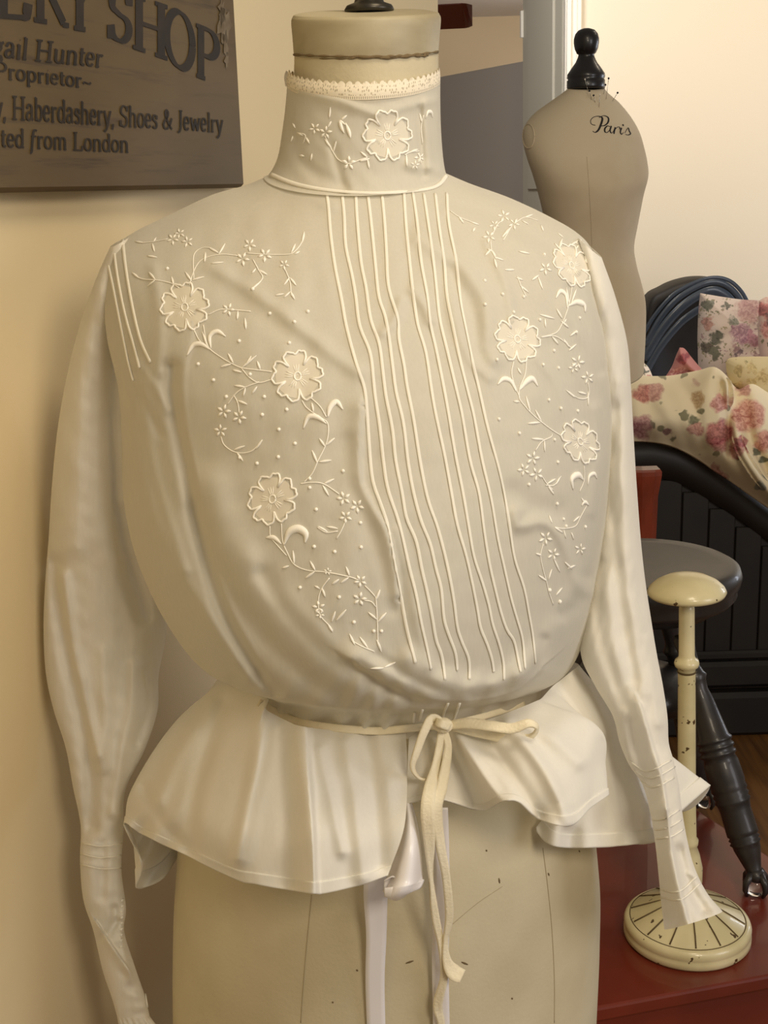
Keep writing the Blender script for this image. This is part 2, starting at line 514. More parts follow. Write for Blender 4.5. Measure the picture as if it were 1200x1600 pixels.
def smooth_path(P, k=4):
    Q = P.copy()
    for _ in range(k):
        Q[1:-1] = (Q[:-2]+2*Q[1:-1]+Q[2:])/4
    return Q
def ribbon_px(mb, pts, thick=.0008, n=None, wobble=0):
    """flat tape: pts (x, y, Y, width_px, twist_deg)"""
    P = np.array([list(p)+[0]*(5-len(p)) for p in pts], float)
    L = np.linalg.norm(np.diff(P[:, :2], axis=0), axis=1).sum()
    P = spl(P, n or max(8, int(L/4)))
    C = at(P[:, 0], P[:, 1], P[:, 2])
    T = np.gradient(C, axis=0); T /= np.linalg.norm(T, axis=1)[:, None]
    view = C-CAM; dist = view@fw; view = view/np.linalg.norm(view, axis=1)[:, None]
    B = np.cross(T, view); B /= np.linalg.norm(B, axis=1)[:, None]+1e-9
    Nn = np.cross(B, T)
    tw = np.radians(P[:, 4])[:, None]
    D = B*np.cos(tw)+Nn*np.sin(tw)
    hw = (P[:, 3]/2*dist/F)[:, None]
    nrm = np.cross(D, T)
    k = np.linspace(-1, 1, 5)
    top = C[:, None]+hw[:, None]*k[None, :, None]*D[:, None]+nrm[:, None]*thick
    bot = C[:, None]+hw[:, None]*k[None, ::-1, None]*D[:, None]-nrm[:, None]*thick
    G = np.concatenate([top, bot], axis=1)
    base = mb.n
    mb.grid(G, closeu=True)
    mb.f.append(tuple(base+i for i in range(10))[::-1]); mb.f.append(tuple(base+(len(P)-1)*10+i for i in range(10)))

# ================================================================== STRUCTURE
wd = np.array([0.397, 1.0, 0]); wd /= np.linalg.norm(wd)          # left wall runs away to the right
wn = np.array([wd[1], -wd[0], 0])                                  # faces the room
W0 = np.array([-0.29, 1.12, 0])
def wallpt(px):            # plan position where a pixel column meets the left wall
    return onplane(np.array(px), np.array(300.0), W0, wn)
wend = wallpt(689.0)
def slab(name, a, b, z0, z1, th, mat, n):
    """upright slab whose front face runs a->b in plan; thickness goes to -n"""
    a = np.array([a[0], a[1]]); b = np.array([b[0], b[1]]); n = np.array(n[:2])
    q = [a, b, b-n*th, a-n*th]
    mb = MB()
    V = [[p[0], p[1], z] for z in (z0, z1) for p in q]
    mb.add(V, [(0, 1, 2, 3), (4, 7, 6, 5), (0, 4, 5, 1), (1, 5, 6, 2), (2, 6, 7, 3), (3, 7, 4, 0)])
    return mb.build(name, mat, smooth=False)
a = W0-wd*2.2
struct(slab('wall_left', a, wend, 0, 2.6, .14, MAT['wall'], wn))
struct(slab('baseboard_left', a, wend, 0, .12, -.014, MAT['trimpaint'], wn))
# right (far) wall behind the bed
RWY = 4.75
xc0 = at(905.0, 100.0, RWY)[0]
struct(slab('wall_back', (xc0, RWY), (3.6, RWY), 0, 2.6, .12, MAT['wall2'], (0, -1)))
struct(slab('baseboard_back', (xc0, RWY), (3.6, RWY), 0, .12, -.014, MAT['trimpaint'], (0, -1)))
mb = MB()
x880 = at(881.0, 100.0, RWY)[0]
mb.box(((x880+xc0)/2, RWY-.012, 1.3), ((xc0-x880)/2, .014, 1.3))
mb.box((x880+.012, RWY-.03, 1.3), (.007, .012, 1.3))
mb.box((xc0-.006, RWY-.028, 1.3), (.006, .008, 1.3))
struct(mb.build('trim_1', MAT['trimpaint'], smooth=False))
# open door leaf seen almost along its face
hin = np.array([x880-.004, RWY+.02]); far = at(817.0, 100.0, RWY+.55)[:2]
dn = np.array([far[1]-hin[1], -(far[0]-hin[0])]); dn /= np.linalg.norm(dn); dn = -dn
if dn[0] > 0: dn = -dn
dl = slab('door_1', hin, far, 0.01, 2.45, .04, MAT['doorpaint'], dn); struct(dl)
mb = MB()
v = (far-hin); Lr = np.linalg.norm(v); v /= Lr
R3 = np.array([[v[0], -dn[0], 0], [v[1], -dn[1], 0], [0, 0, 1]]).T
for z in (1.80, .75):
    c = hin+v*Lr*.5+dn*.002
    R = np.stack([np.array([v[0], v[1], 0]), np.array([dn[0], dn[1], 0]), np.array([0, 0, 1.0])], axis=1)
    mb.box((c[0], c[1], z), (Lr*.33, .006, .42), R, .004)
mb.build('door_panel', MAT['doorpaint'], dl, smooth=False)
mb = MB(); q = far+dn*.004
mb.box((q[0], q[1], at(815.0, 38.0, far[1])[2]), (.008, .006, .05), np.stack([np.array([v[0], v[1], 0]), np.array([dn[0], dn[1], 0]), np.array([0, 0, 1.0])], axis=1))
mb.build('latch_glint', MAT['trimpaint'], dl, smooth=False)  # white paint stands for the bright glint on the latch plate
# next room: far wall, ceiling, taupe partition
FY = 8.5
cz = float(at(760.0, 26.0, FY)[2])
struct(slab('wall_hall', (-1.6, FY), (2.2, FY), 0, cz+.3, .1, MAT['hallwall'], (0, -1)))
mb = MB(); mb.box((.3, (RWY+FY)/2+.3, cz+.05), (2.2, (FY-RWY)/2+.2, .05)); struct(mb.build('ceiling', MAT['ceil'], smooth=False))
pa = at(822.0, 95.0, 5.6); pz = float(pa[2])
pdir = np.array([-.49, 1.0]); pdir /= np.linalg.norm(pdir)
pn = np.array([-pdir[1], pdir[0]]); 
if pn[1] > 0: pn = -pn
struct(slab('wall_partition', pa[:2]-pdir*.12, pa[:2]+pdir*1.8, 0, pz, .12, MAT['partition'], pn))
mb = MB(); mb.box((.8, 4.0, -.03), (4.2, 5.2, .03)); struct(mb.build('floor', MAT['floor'], smooth=False))

# ================================================================== ceiling fan in the next room
fanY = 6.4
tip = at(738.0, 32.0, fanY); hubp = np.array([tip[0]-.62, fanY+.1, tip[2]+.03])
fan = thing('ceiling_fan', 'ceiling fan with reddish brown wooden blades in the next room', 'ceiling fan', (hubp[0], hubp[1], cz))
mb = MB(); mb.lathe([(.012, .06), (.012, cz-hubp[2])], hubp, 16); mb.build('downrod', MAT['iron'], fan)
mb = MB(); mb.lathe([(.03, -.06), (.09, -.05), (.11, 0), (.10, .05), (.03, .07)], hubp, 32); mb.build('motor', MAT['iron'], fan)
d0 = tip-hubp; a0 = math.atan2(d0[1], d0[0])
for k in range(5):
    an = a0+k*2*math.pi/5
    mb = MB()
    L = np.linalg.norm(d0[:2])
    s_ = np.linspace(.12, L, 24)
    w = .085*np.minimum(1, np.sqrt(np.clip((L-s_)/.045, 0, 1)))*(.75+.25*s_/L)+.0008
    ca, sa = math.cos(an), math.sin(an)
    top = []
    for q, ww in zip(s_, w):
        row = []
        for e in (-1, 1):
            row.append([hubp[0]+ca*q-sa*ww*e, hubp[1]+sa*q+ca*ww*e, hubp[2]-.045*e-.005])
        top.append(row)
    top = np.array(top); bot = top[:, ::-1]-np.array([0, 0, .004])
    mb.grid(np.concatenate([top, bot], axis=1), closeu=True)
    mb.build('blade', MAT['fanwood'], fan, smooth=False)

# ================================================================== wall sign
sgn_off = .026
SP0 = W0+wn*sgn_off
B = onplane(np.array(384.0), np.array(293.0), SP0, wn)
TR = onplane(np.array(362.0), np.array(0.0), SP0, wn)
Hs, Ws = .40, .62
sg = thing('shop_sign', 'weathered brown canvas shop sign with dark serif lettering on the left wall', 'sign', B-wn*sgn_off*.5-wd*Ws/2)
mb = MB()
R = np.stack([wd, wn, np.array([0, 0, 1.0])], axis=1)
mb.box(B-wd*Ws/2-wn*(sgn_off*.5-.0)+np.array([0, 0, Hs/2]), (Ws/2, sgn_off*.48, Hs/2), R, .004)
mb.build('board', MAT['sign'], sg, smooth=False)
# worn white patch near the right edge
mb = MB()
for (x, y, w_, h_) in ((350, 40, 9, 30), (347, 18, 6, 18), (352, 68, 4, 16), (354, 95, 3, 10)):
    an = np.linspace(0, 2*math.pi, 18, endpoint=False)
    rr = 1+.25*rng.randn(18)
    p = onplane(x+w_*rr*np.cos(an), y+h_*rr*np.sin(an), SP0+wn*.0006, wn)
    mb.add(p, [tuple(range(18))])
mb.build('worn_paint', pbr('worn_pale_paint', srgb(126, 112, 88), .6, var=srgb(100, 84, 56), vscale=60), sg, smooth=False)

# ---- small serif stroke alphabet
def arc(cx, cy, rx, ry, a0, a1, n=14):
    t = np.radians(np.linspace(a0, a1, n)); return [(cx+rx*math.cos(q), cy+ry*math.sin(q)) for q in t]
def L_(*p): return list(p)
sf = lambda x, y, w=.125: [(x-w, y), (x+w, y)]
GL = {
 'E': (.60, [L_((.14, 0), (.14, .7)), sf(.12, 0, .1), sf(.12, .7, .1), L_((.14, .7), (.50, .7), (.51, .56)), L_((.14, .36), (.40, .36)), L_((.40, .29), (.40, .44)), L_((.14, 0), (.52, 0), (.55, .17))]),
 'R': (.68, [L_((.14, 0), (.14, .7)), sf(.14, 0), sf(.12, .7, .08), L_((.14, .7), (.30, .7))+arc(.30, .52, .20, .18, 90, -90)+[(.14, .34)], L_((.32, .34), (.58, .02)), L_((.56, 0), (.68, 0))]),
 'Y': (.66, [L_((.08, .7), (.33, .33)), L_((.58, .7), (.33, .33)), L_((.33, .36), (.33, 0)), sf(.33, 0, .11), sf(.09, .7, .09), sf(.57, .7, .08)]),
 'S': (.54, [[(.45, .56), (.44, .66)]+arc(.27, .53, .17, .17, 40, 210, 12)+[(.27, .36)]+arc(.27, .17, .19, .18, 60, -150, 16)+[(.08, .20)], L_((.46, .52), (.46, .70)), L_((.07, 0), (.07, .19))]),
 'H': (.74, [L_((.15, 0), (.15, .7)), L_((.59, 0), (.59, .7)), L_((.15, .36), (.59, .36)), sf(.15, 0), sf(.59, 0), sf(.15, .7), sf(.59, .7)]),
 'O': (.72, [arc(.36, .35, .29, .36, 0, 360, 30)]),
 'P': (.60, [L_((.15, 0), (.15, .7)), sf(.15, 0, .1), sf(.12, .7, .08), L_((.15, .7), (.30, .7))+arc(.30, .51, .22, .19, 90, -90)+[(.15, .32)]]),
 'L': (.58, [L_((.15, 0), (.15, .7)), sf(.15, .7, .1), sf(.12, 0, .1), L_((.15, 0), (.50, 0), (.53, .18))]),
 'J': (.40, [L_((.24, .7), (.24, .08), (.18, -.06), (.06, -.10)), sf(.24, .7, .1)]),
 'a': (.44, [[(.08, .36)]+arc(.20, .36, .12, .13, 170, 0, 9)+[(.32, .08), (.40, .01)], [(.32, .28), (.18, .25)]+arc(.17, .12, .11, .12, 90, 300, 10)+[(.32, .10)]]),
 'b': (.48, [L_((.11, .72), (.11, 0)), L_((.04, .70), (.11, .72)), arc(.25, .24, .16, .24, 160, -160, 18)]),
 'd': (.48, [L_((.37, .72), (.37, .03), (.45, 0)), L_((.29, .70), (.37, .72)), arc(.22, .24, .16, .24, 20, 340, 18)]),
 'e': (.42, [[(.07, .26), (.36, .27)]+arc(.21, .25, .15, .24, 10, 320, 18)]),
 'f': (.30, [[(.14, 0), (.14, .58)]+arc(.24, .58, .10, .13, 180, 40, 7), L_((.04, .46), (.28, .46)), sf(.14, 0, .08)]),
 'F': (.34, [[(.02, -.20), (.09, -.16), (.16, .52)]+arc(.27, .58, .10, .13, 190, 40, 7), L_((.06, .46), (.32, .46))]),
 'g': (.46, [arc(.20, .32, .13, .15, 0, 360, 18), [(.16, .18), (.10, .10), (.20, .05), (.36, .02)]+arc(.22, -.09, .17, .10, 40, -220, 14), L_((.30, .42), (.42, .48))]),
 'h': (.52, [L_((.11, .72), (.11, 0)), L_((.04, .70), (.11, .72)), [(.11, .34)]+arc(.26, .32, .14, .15, 150, 0, 9)+[(.40, 0)], sf(.11, 0, .07), sf(.41, 0, .07)]),
 'i': (.24, [L_((.12, .46), (.12, 0)), L_((.04, .44), (.12, .46)), sf(.12, 0, .07), arc(.12, .62, .02, .02, 0, 360, 8)]),
 'l': (.24, [L_((.12, .72), (.12, 0)), L_((.04, .70), (.12, .72)), sf(.12, 0, .08)]),
 'm': (.76, [L_((.11, .46), (.11, 0)), [(.11, .34)]+arc(.25, .32, .12, .15, 150, 0, 9)+[(.37, 0)], [(.37, .34)]+arc(.51, .32, .12, .15, 150, 0, 9)+[(.63, 0)], sf(.11, 0, .07), sf(.37, 0, .06), sf(.64, 0, .07)]),
 'n': (.52, [L_((.11, .46), (.11, 0)), L_((.04, .44), (.11, .46)), [(.11, .34)]+arc(.26, .32, .14, .15, 150, 0, 9)+[(.40, 0)], sf(.11, 0, .07), sf(.41, 0, .07)]),
 'o': (.46, [arc(.23, .24, .17, .24, 0, 360, 20)]),
 'p': (.50, [L_((.11, .46), (.11, -.22)), L_((.04, .44), (.11, .46)), arc(.26, .24, .16, .23, 160, -160, 18), sf(.12, -.22, .08)]),
 'r': (.36, [L_((.11, .46), (.11, 0)), L_((.04, .44), (.11, .46)), [(.11, .34), (.18, .43), (.27, .46), (.31, .40)], sf(.12, 0, .08)]),
 's': (.36, [[(.28, .36)]+arc(.18, .36, .10, .11, 20, 220, 9)+arc(.18, .12, .12, .12, 60, -160, 12), L_((.29, .32), (.29, .46))]),
 't': (.30, [[(.13, .62), (.13, .08), (.20, 0), (.27, .05)], L_((.03, .46), (.27, .46))]),
 'u': (.52, [[(.11, .46), (.11, .14)]+arc(.24, .14, .13, .14, 180, 330, 9)+[(.39, .14)], L_((.39, .46), (.39, .03), (.47, 0)), L_((.04, .46), (.11, .46)), L_((.32, .46), (.39, .46))]),
 'w': (.68, [L_((.08, .46), (.22, 0)), L_((.34, .44), (.22, 0)), L_((.34, .44), (.48, 0)), L_((.60, .46), (.48, 0)), sf(.08, .46, .07), sf(.60, .46, .07)]),
 'y': (.46, [L_((.07, .46), (.23, .02)), L_((.40, .46), (.20, -.12), (.10, -.22), (.04, -.17)), sf(.07, .46, .06), sf(.40, .46, .06)]),
 ',': (.20, [L_((.09, .05), (.10, -.03), (.05, -.13))]),
 '&': (.66, [[(.60, .40), (.50, .18), (.34, .02), (.18, 0), (.08, .14), (.16, .28), (.36, .46), (.38, .60), (.28, .70), (.20, .60), (.24, .44), (.44, .14), (.62, 0)]]),
 '~': (.44, [[(.03, .20), (.12, .28), (.22, .24), (.32, .20), (.42, .28)]]),
 ' ': (.26, []),
}
def nib(mb, pts2, tofn, thin, thick, ang=8, steps=None):
    """pts2 stroke in em units; tofn maps em -> world. Broad-pen outline as a flat strip."""
    P = np.asarray(pts2, float)
    # resample linearly
    seg = np.linalg.norm(np.diff(P, axis=0), axis=1); L = seg.sum()
    if L < 1e-6: return
    cum = np.concatenate([[0], np.cumsum(seg)])
    n = max(2, int(L/.05)+1)
    t = np.linspace(0, L, n)
    Q = np.stack([np.interp(t, cum, P[:, 0]), np.interp(t, cum, P[:, 1])], 1)
    T = np.gradient(Q, axis=0); T /= np.linalg.norm(T, axis=1)[:, None]+1e-9
    nr = np.stack([-T[:, 1], T[:, 0]], 1)
    a = math.radians(ang)
    w = thin+(thick-thin)*np.abs(T[:, 1]*math.cos(a)+T[:, 0]*math.sin(a))
    A = Q+nr*w[:, None]/2; Bq = Q-nr*w[:, None]/2
    mb.grid(np.stack([tofn(A), tofn(Bq)], 1))
letters = MB()
lcount = [0]
def put_text(s, x0, y0, x1, y1, h0, h1, plane, thin=.05, thick=.13, mb=letters, slant=0.0):
    adv = [GL[c][0] for c in s]; tot = sum(adv); u = 0
    for c, a in zip(s, adv):
        for st in GL[c][1]:
            lcount[0] += 1
            lift = .0003+.00002*(lcount[0] % 9)
            def fn(E, u=u, lift=lift):
                q = (u+E[:, 0]+slant*E[:, 1])/tot
                # perspective spacing: letters shrink to the right
                k = h1/h0; qq = q*(2-q*(1-k))/(1+k)
                x = x0+(x1-x0)*qq; y = y0+(y1-y0)*qq-(h0+(h1-h0)*qq)*E[:, 1]/.7
                return onplane(x, y, SP0+wn*lift, wn)
            nib(mb, st, fn, thin, thick)
        u += a
for (c, x0, x1, ya, yb, h) in (('E', -8, 49, 24, 28, 92), ('R', 52, 108, 30, 40, 92), ('Y', 98, 152, 40, 49, 90),
                               ('S', 168, 208, 59, 66, 76), ('H', 206, 264, 72, 92, 80), ('O', 256, 306, 92, 116, 84), ('P', 304, 345, 116, 132, 78)):
    put_text(c, x0, ya, x1, yb, h, h, None, .045, .15)
put_text('gail Hunter', -13, 87, 161, 105, 34, 29, None, .05, .12, slant=.1)
put_text('Proprietor~', -9, 121, 143, 138, 25, 22, None, .05, .12)
put_text('y, Haberdashery, Shoes & Jewelry', -9, 184, 349, 207, 36, 28, None, .045, .12)
put_text('ted Fom London'.replace('Fo', 'Fro'), 1, 229, 202, 238, 29, 26, None, .045, .115)
letters.build('lettering', pbr('faded_black_lettering', srgb(40, 34, 28), .7, var=srgb(50, 42, 32), vscale=40), sg, smooth=False)

# ================================================================== main dress form
Y0 = 1.0
frows = [
 (460, 86, 684, 82, 90, .060, .060), (456, 200, 686, 200, 206, .060, .062), (436, 275, 692, 272, 300, .066, .068),
 (300, 335, 828, 335, 385, .085, .085), (232, 385, 888, 385, 455, .105, .10), (225, 460, 890, 460, 555, .13, .105),
 (255, 570, 870, 570, 690, .165, .105), (275, 680, 862, 680, 800, .175, .10), (300, 800, 845, 800, 905, .15, .09),
 (362, 920, 805, 920, 1012, .112, .085), (398, 1000, 790, 1000, 1080, .098, .08), (384, 1080, 812, 1080, 1160, .10, .085), (345, 1150, 862, 1150, 1240, .115, .10),
 (290, 1230, 915, 1230, 1340, .135, .12), (275, 1370, 936, 1370, 1500, .145, .13), (270, 1480, 937, 1480, 1620, .147, .13),
 (270, 1600, 932, 1600, 1740, .147, .13), (274, 1740, 925, 1740, 1880, .145, .128)]
fP = ringbody(frows, 150, 96, Y0)
base_c = np.array([fP[-1, :, 0].mean(), Y0, 0])
df_ = thing('dress_form', 'cream canvas dress form wearing the white blouse, wooden neck block on top', 'dress form', base_c)
mb = MB(); mb.grid(fP, closeu=True)
n0 = (fP.shape[0]-1)*fP.shape[1]; mb.f.append(tuple(n0+i for i in range(fP.shape[1])))
torso = mb.build('torso', MAT['canvas'], df_)
# neck block
crow = [(459, 87, 685, 83, 91, .061, .061), (457, 60, 687, 56, 62, .062, .062), (455, 36, 689, 32, 36, .063, .063),
        (457, 27, 687, 23, 28, .062, .062), (464, 22, 680, 18, 25, .058, .058), (500, 17, 645, 14, 21, .040, .040), (560, 16, 585, 15, 17, .006, .006)]
cP = ringbody(crow, 60, 80, Y0)
mb = MB(); mb.grid(cP, closeu=True); mb.f.append(tuple(range(80))[::-1]); mb.f.append(tuple(59*80+i for i in range(80)))
cap = mb.build('neck_block', MAT['cap'], df_)
cst = Caster([torso, cap])
mb = MB()
for pl, r in (([(459, 85.5), (520, 88), (600, 88), (640, 86), (684, 81)], .0011), ([(560, 89), (610, 90), (645, 87), (662, 87), (668, 85)], .0014), ([(500, 91), (540, 91.5), (565, 89)], .0008)):
    P, Nn = cst.path(dens(pl, 4), .0004)
    rr = r*.7*(1+.5*np.sin(np.arange(len(P))*1.3))
    if len(P) > 2: mb.tube(P, rr, 6, flat=(Nn, .4))
mb.build('cracked_edge', MAT['crack'], df_)
# finial
kc = at(577.0, 16.0, Y0-.012)
mb = MB()
u = 1.0/1950
mb.lathe([(35*u, 0), (36*u, 5*u), (33*u, 10*u), (22*u, 14*u), (19*u, 22*u), (19*u, 30*u), (26*u, 40*u), (34*u, 56*u), (34*u, 72*u), (24*u, 90*u), (8*u, 97*u)], kc-np.array([0, 0, .002]), 40)
mb.build('finial', MAT['iron'], df_)
# seams drawn down the hip, and small age marks
for pl in ([(848, 1325), (855, 1380), (862, 1450), (866, 1530), (866, 1598)], [(487, 1398), (480, 1470), (474, 1540), (470, 1598)], [(700, 1450), (745, 1412), (785, 1385)]):
    mb = MB(); P, Nn = cst.path(dens(pl, 6), .0001)
    mb.tube(P, .0002 if pl[0][0] == 700 else .00045, 5, flat=(Nn, .5))
    mb.build('seam', MAT['seam'], df_)
for (x, y, dx, dy) in ((640, 1503, 6, -2), (726, 1505, 5, 2), (857, 1366, 1, 2), (760, 1329, 1, 1), (558, 1516, 1.5, 1), (800, 1560, 1, 1), (905, 1330, 1, 1), (780, 1376, .7, 4), (520, 1566, 1, 1)):
    P, Nn = cst.path([(x-dx, y-dy), (x, y), (x+dx, y+dy)], .0002)
    if len(P) < 3: continue
    mb = MB(); mb.tube(P, [.0004, .0009, .0004], 6, flat=(Nn, .4))
    mb.build('pin_mark', MAT['crack'], df_)
zb = float(fP[-1, :, 2].min())
mb = MB(); mb.lathe([(.02, .03), (.02, zb+.08)], base_c, 24); mb.lathe([(.03, zb-.03), (.04, zb-.01), (.02, zb+.02)], base_c, 24)
mb.build('pole', MAT['iron'], df_)
mb = MB()
for k in range(3):
    an = .5+k*2*math.pi/3
    mb.tube([base_c+np.array([0, 0, .10]), base_c+np.array([.11*math.cos(an), .11*math.sin(an), .07]), base_c+np.array([.19*math.cos(an), .19*math.sin(an), .014])], [.016, .014, .012], 10)
mb.build('tripod_base', MAT['iron'], df_)

# ================================================================== blouse
bl = thing('blouse', 'white sheer high-necked blouse with floral embroidery and pin tucks on the dress form', 'blouse', (base_c[0], Y0, 1.0))
brows = [
 (425, 272, 695, 270, 303, .072, .075), (385, 289, 735, 287, 328, .086, .085), (330, 305, 796, 309, 362, .100, .095),
 (262, 337, 856, 337, 405, .118, .105), (206, 365, 902, 364, 448, .134, .11), (173, 394, 926, 393, 497, .150, .115),
 (160, 450, 944, 450, 560, .168, .118), (166, 520, 956, 520, 640, .185, .12), (184, 600, 962, 592, 728, .198, .12),
 (190, 690, 962, 682, 815, .210, .12), (192, 770, 957, 770, 893, .218, .12), (208, 850, 946, 850, 968, .222, .12),
 (236, 918, 933, 918, 1040, .219, .115), (268, 974, 918, 974, 1084, .210, .11), (300, 1016, 905, 1014, 1107, .192, .10),
 (344, 1046, 886, 1044, 1110, .166, .095), (372, 1060, 862, 1056, 1116, .140, .092), (382, 1064, 850, 1062, 1134, .128, .09), (384, 1085, 846, 1080, 1155, .124, .088)]
BF = [
 # left: long groove shaped in for the form's shadow showing through the cloth
 ([(300, 520), (287, 580), (290, 660), (306, 740), (325, 840), (352, 930), (392, 1010), (430, 1075)], 30, .002, 'step'),
 ([(268, 575), (268, 620), (284, 700), (305, 805), (336, 927), (375, 1008), (427, 1085)], 11, -.012),
 ([(205, 600), (215, 700), (240, 800), (275, 880), (330, 970), (400, 1075)], 12, .005),
 ([(330, 760), (365, 850), (420, 930), (500, 1010), (560, 1060)], 26, .006),
 ([(300, 800), (340, 900), (400, 985), (480, 1060), (560, 1110)], 18, -.006),
 ([(410, 900), (450, 960), (520, 1030), (590, 1070), (640, 1090)], 16, -.005),
 # diagonal drag from the left shoulder to the bust
 ([(330, 415), (380, 445), (430, 480), (480, 520), (530, 560), (560, 580)], 12, .0028),
 ([(330, 440), (380, 470), (430, 508), (480, 548)], 16, -.0015),
 # fold beside the left tuck (shadow pocket)
 ([(566, 640), (562, 700), (564, 750), (582, 790), (604, 830), (616, 880), (622, 930)], 15, .0045, 'step'),
 ([(545, 690), (552, 760), (580, 820), (600, 880), (612, 950)], 14, -.0018),
 ([(598, 520), (618, 500), (626, 470)], 8, .003),
 ([(648, 455), (665, 480), (672, 500)], 9, .004),
 ([(655, 372), (690, 392), (730, 420), (760, 470), (758, 540), (770, 560)], 15, .005),
 ([(700, 430), (735, 480), (752, 550)], 15, -.004),
 # right side drapes
 ([(985, 640), (968, 720), (955, 800), (940, 890), (915, 980), (880, 1040)], 16, -.006),
 ([(806, 800), (812, 822), (845, 815), (870, 830), (890, 870), (905, 915), (925, 930)], 10, .0055),
 ([(800, 770), (830, 790), (870, 800)], 20, -.004),
 ([(905, 915), (880, 960), (850, 1010), (810, 1050)], 18, .007),
 ([(930, 920), (905, 990), (860, 1045), (790, 1085)], 15, .006),
 ([(915, 905), (905, 940), (880, 960)], 12, -.006),
 # blousing round the lower front
 ([(640, 1030), (690, 1062), (750, 1072), (820, 1060)], 18, .006),
 ([(560, 1040), (610, 1075), (660, 1100)], 10, -.004), ([(590, 1025), (640, 1060), (700, 1085)], 9, -.003),
 ([(850, 1000), (840, 1045), (800, 1075), (740, 1090)], 9, -.006),
 ([(620, 830), (640, 900), (655, 980), (670, 1040)], 10, .002),
 ([(845, 1045), (800, 1080), (720, 1094), (640, 1082), (560, 1038)], 30, .010, 'step'),
 # shoulders
 ([(760, 380), (790, 440), (800, 500)], 8, .003), ([(905, 430), (935, 500), (958, 560)], 8, .0045), ([(890, 450), (915, 510), (940, 580)], 7, -.004), ([(700, 430), (712, 500), (735, 560), (765, 590)], 9, .003),
 ([(840, 560), (870, 600), (890, 660)], 8, .0025), ([(930, 640), (935, 720), (925, 800)], 10, .0035), ([(240, 420), (250, 500), (246, 580)], 10, .003), ([(225, 600), (232, 690), (256, 790), (290, 890)], 10, .004),
 ([(215, 570), (240, 600), (262, 640)], 8, .003), ([(205, 600), (230, 640), (250, 680)], 8, -.003),
 ([(700, 330), (760, 360), (840, 400), (900, 470), (945, 560)], 12, .003), ([(730, 320), (800, 350), (870, 390)], 9, -.002),
 ([(880, 480), (920, 540), (955, 620)], 12, .004), ([(860, 540), (900, 610), (930, 700)], 14, -.003),
 ([(420, 285), (470, 300), (520, 320)], 10, .002),
]
def bdisp(x, y):
    D = folds(x, y, BF)
    D += .0018*lump(x, y*.45, 80, 3)+.0006*lump(x, y*.6, 34, 5)
    # gathers that fan out of the waist
    low = np.clip((y-1040)/70, 0, 1)
    D += low*.0035*np.sin((x+(y-1100)*.5)/7.0+1.5*np.sin(x/31.0))
    return D*np.clip((y-285)/40, 0, 1)
bP = ringbody(brows, 420, 460, Y0, bdisp)
mb = MB(); mb.grid(bP, closeu=True)
bod = mb.build('bodice', MAT['cloth'], bl)
# collar
def cdisp(x, y):
    D = folds(x, y, [([(470, 142), (540, 162), (590, 180)], 8, .0025), ([(600, 176), (650, 163), (690, 156)], 8, .002),
                     ([(665, 160), (668, 210), (672, 260)], 6, .0035), ([(655, 170), (658, 230), (662, 275)], 5, -.003),
                     ([(640, 258), (665, 262), (690, 268)], 9, .004), ([(450, 200), (480, 260), (530, 290)], 12, -.002),
                     ([(520, 230), (530, 270), (540, 295)], 7, -.002)])
    return D+.0007*lump(x, y, 36, 11)
colrows = [(449, 128, 688, 123, 151, .066, .064), (446, 165, 688, 160, 186, .066, .066), (441, 205, 689, 200, 228, .067, .068), (434, 245, 692, 242, 268, .069, .071), (422, 270, 696, 268, 297, .074, .076), (412, 276, 700, 273, 306, .078, .079)]
kP = ringbody(colrows, 70, 260, Y0, cdisp)
mb = MB(); mb.grid(kP, closeu=True)
collar = mb.build('collar', MAT['cloth'], bl)
# lace on the collar edge
lrows = [(448, 133, 688, 127, 156, .0675, .065), (448, 122, 688, 118, 143, .068, .066), (451, 111, 687, 107, 130, .0665, .064)]
lP = ringbody(lrows, 14, 500, Y0)
j = np.arange(500)
sc_ = np.abs(np.sin(j*math.pi/ (500/46)))
lP[-1] += (sc_[:, None]-.4)*np.array([0, 0, .0022])
lP[-2] += (sc_[:, None]-.4)*np.array([0, 0, .0008])
uvv = np.zeros((14, 500, 2)); uvv[..., 0] = (j*.36)[None]; uvv[..., 1] = np.linspace(0, 4.2, 14)[:, None]
mb = MB(); mb.grid(lP, closeu=True, uv=uvv)
mb.build('lace_edging', MAT['lace'], collar)
# standing point of the collar at the left, where the back edge shows
mb = MB()
g = cr(np.array([[(446, 135, 1.03), (462, 137, 1.05)], [(444, 120, 1.03), (462, 124, 1.055)], [(447, 110, 1.03), (455, 117, 1.05)]], float), np.linspace(0, 2, 10))
g = np.stack([spl(q, 6) for q in g]); mb.grid(at(g[..., 0], g[..., 1], g[..., 2])); mb.build('collar_point', MAT['cloth'], collar)

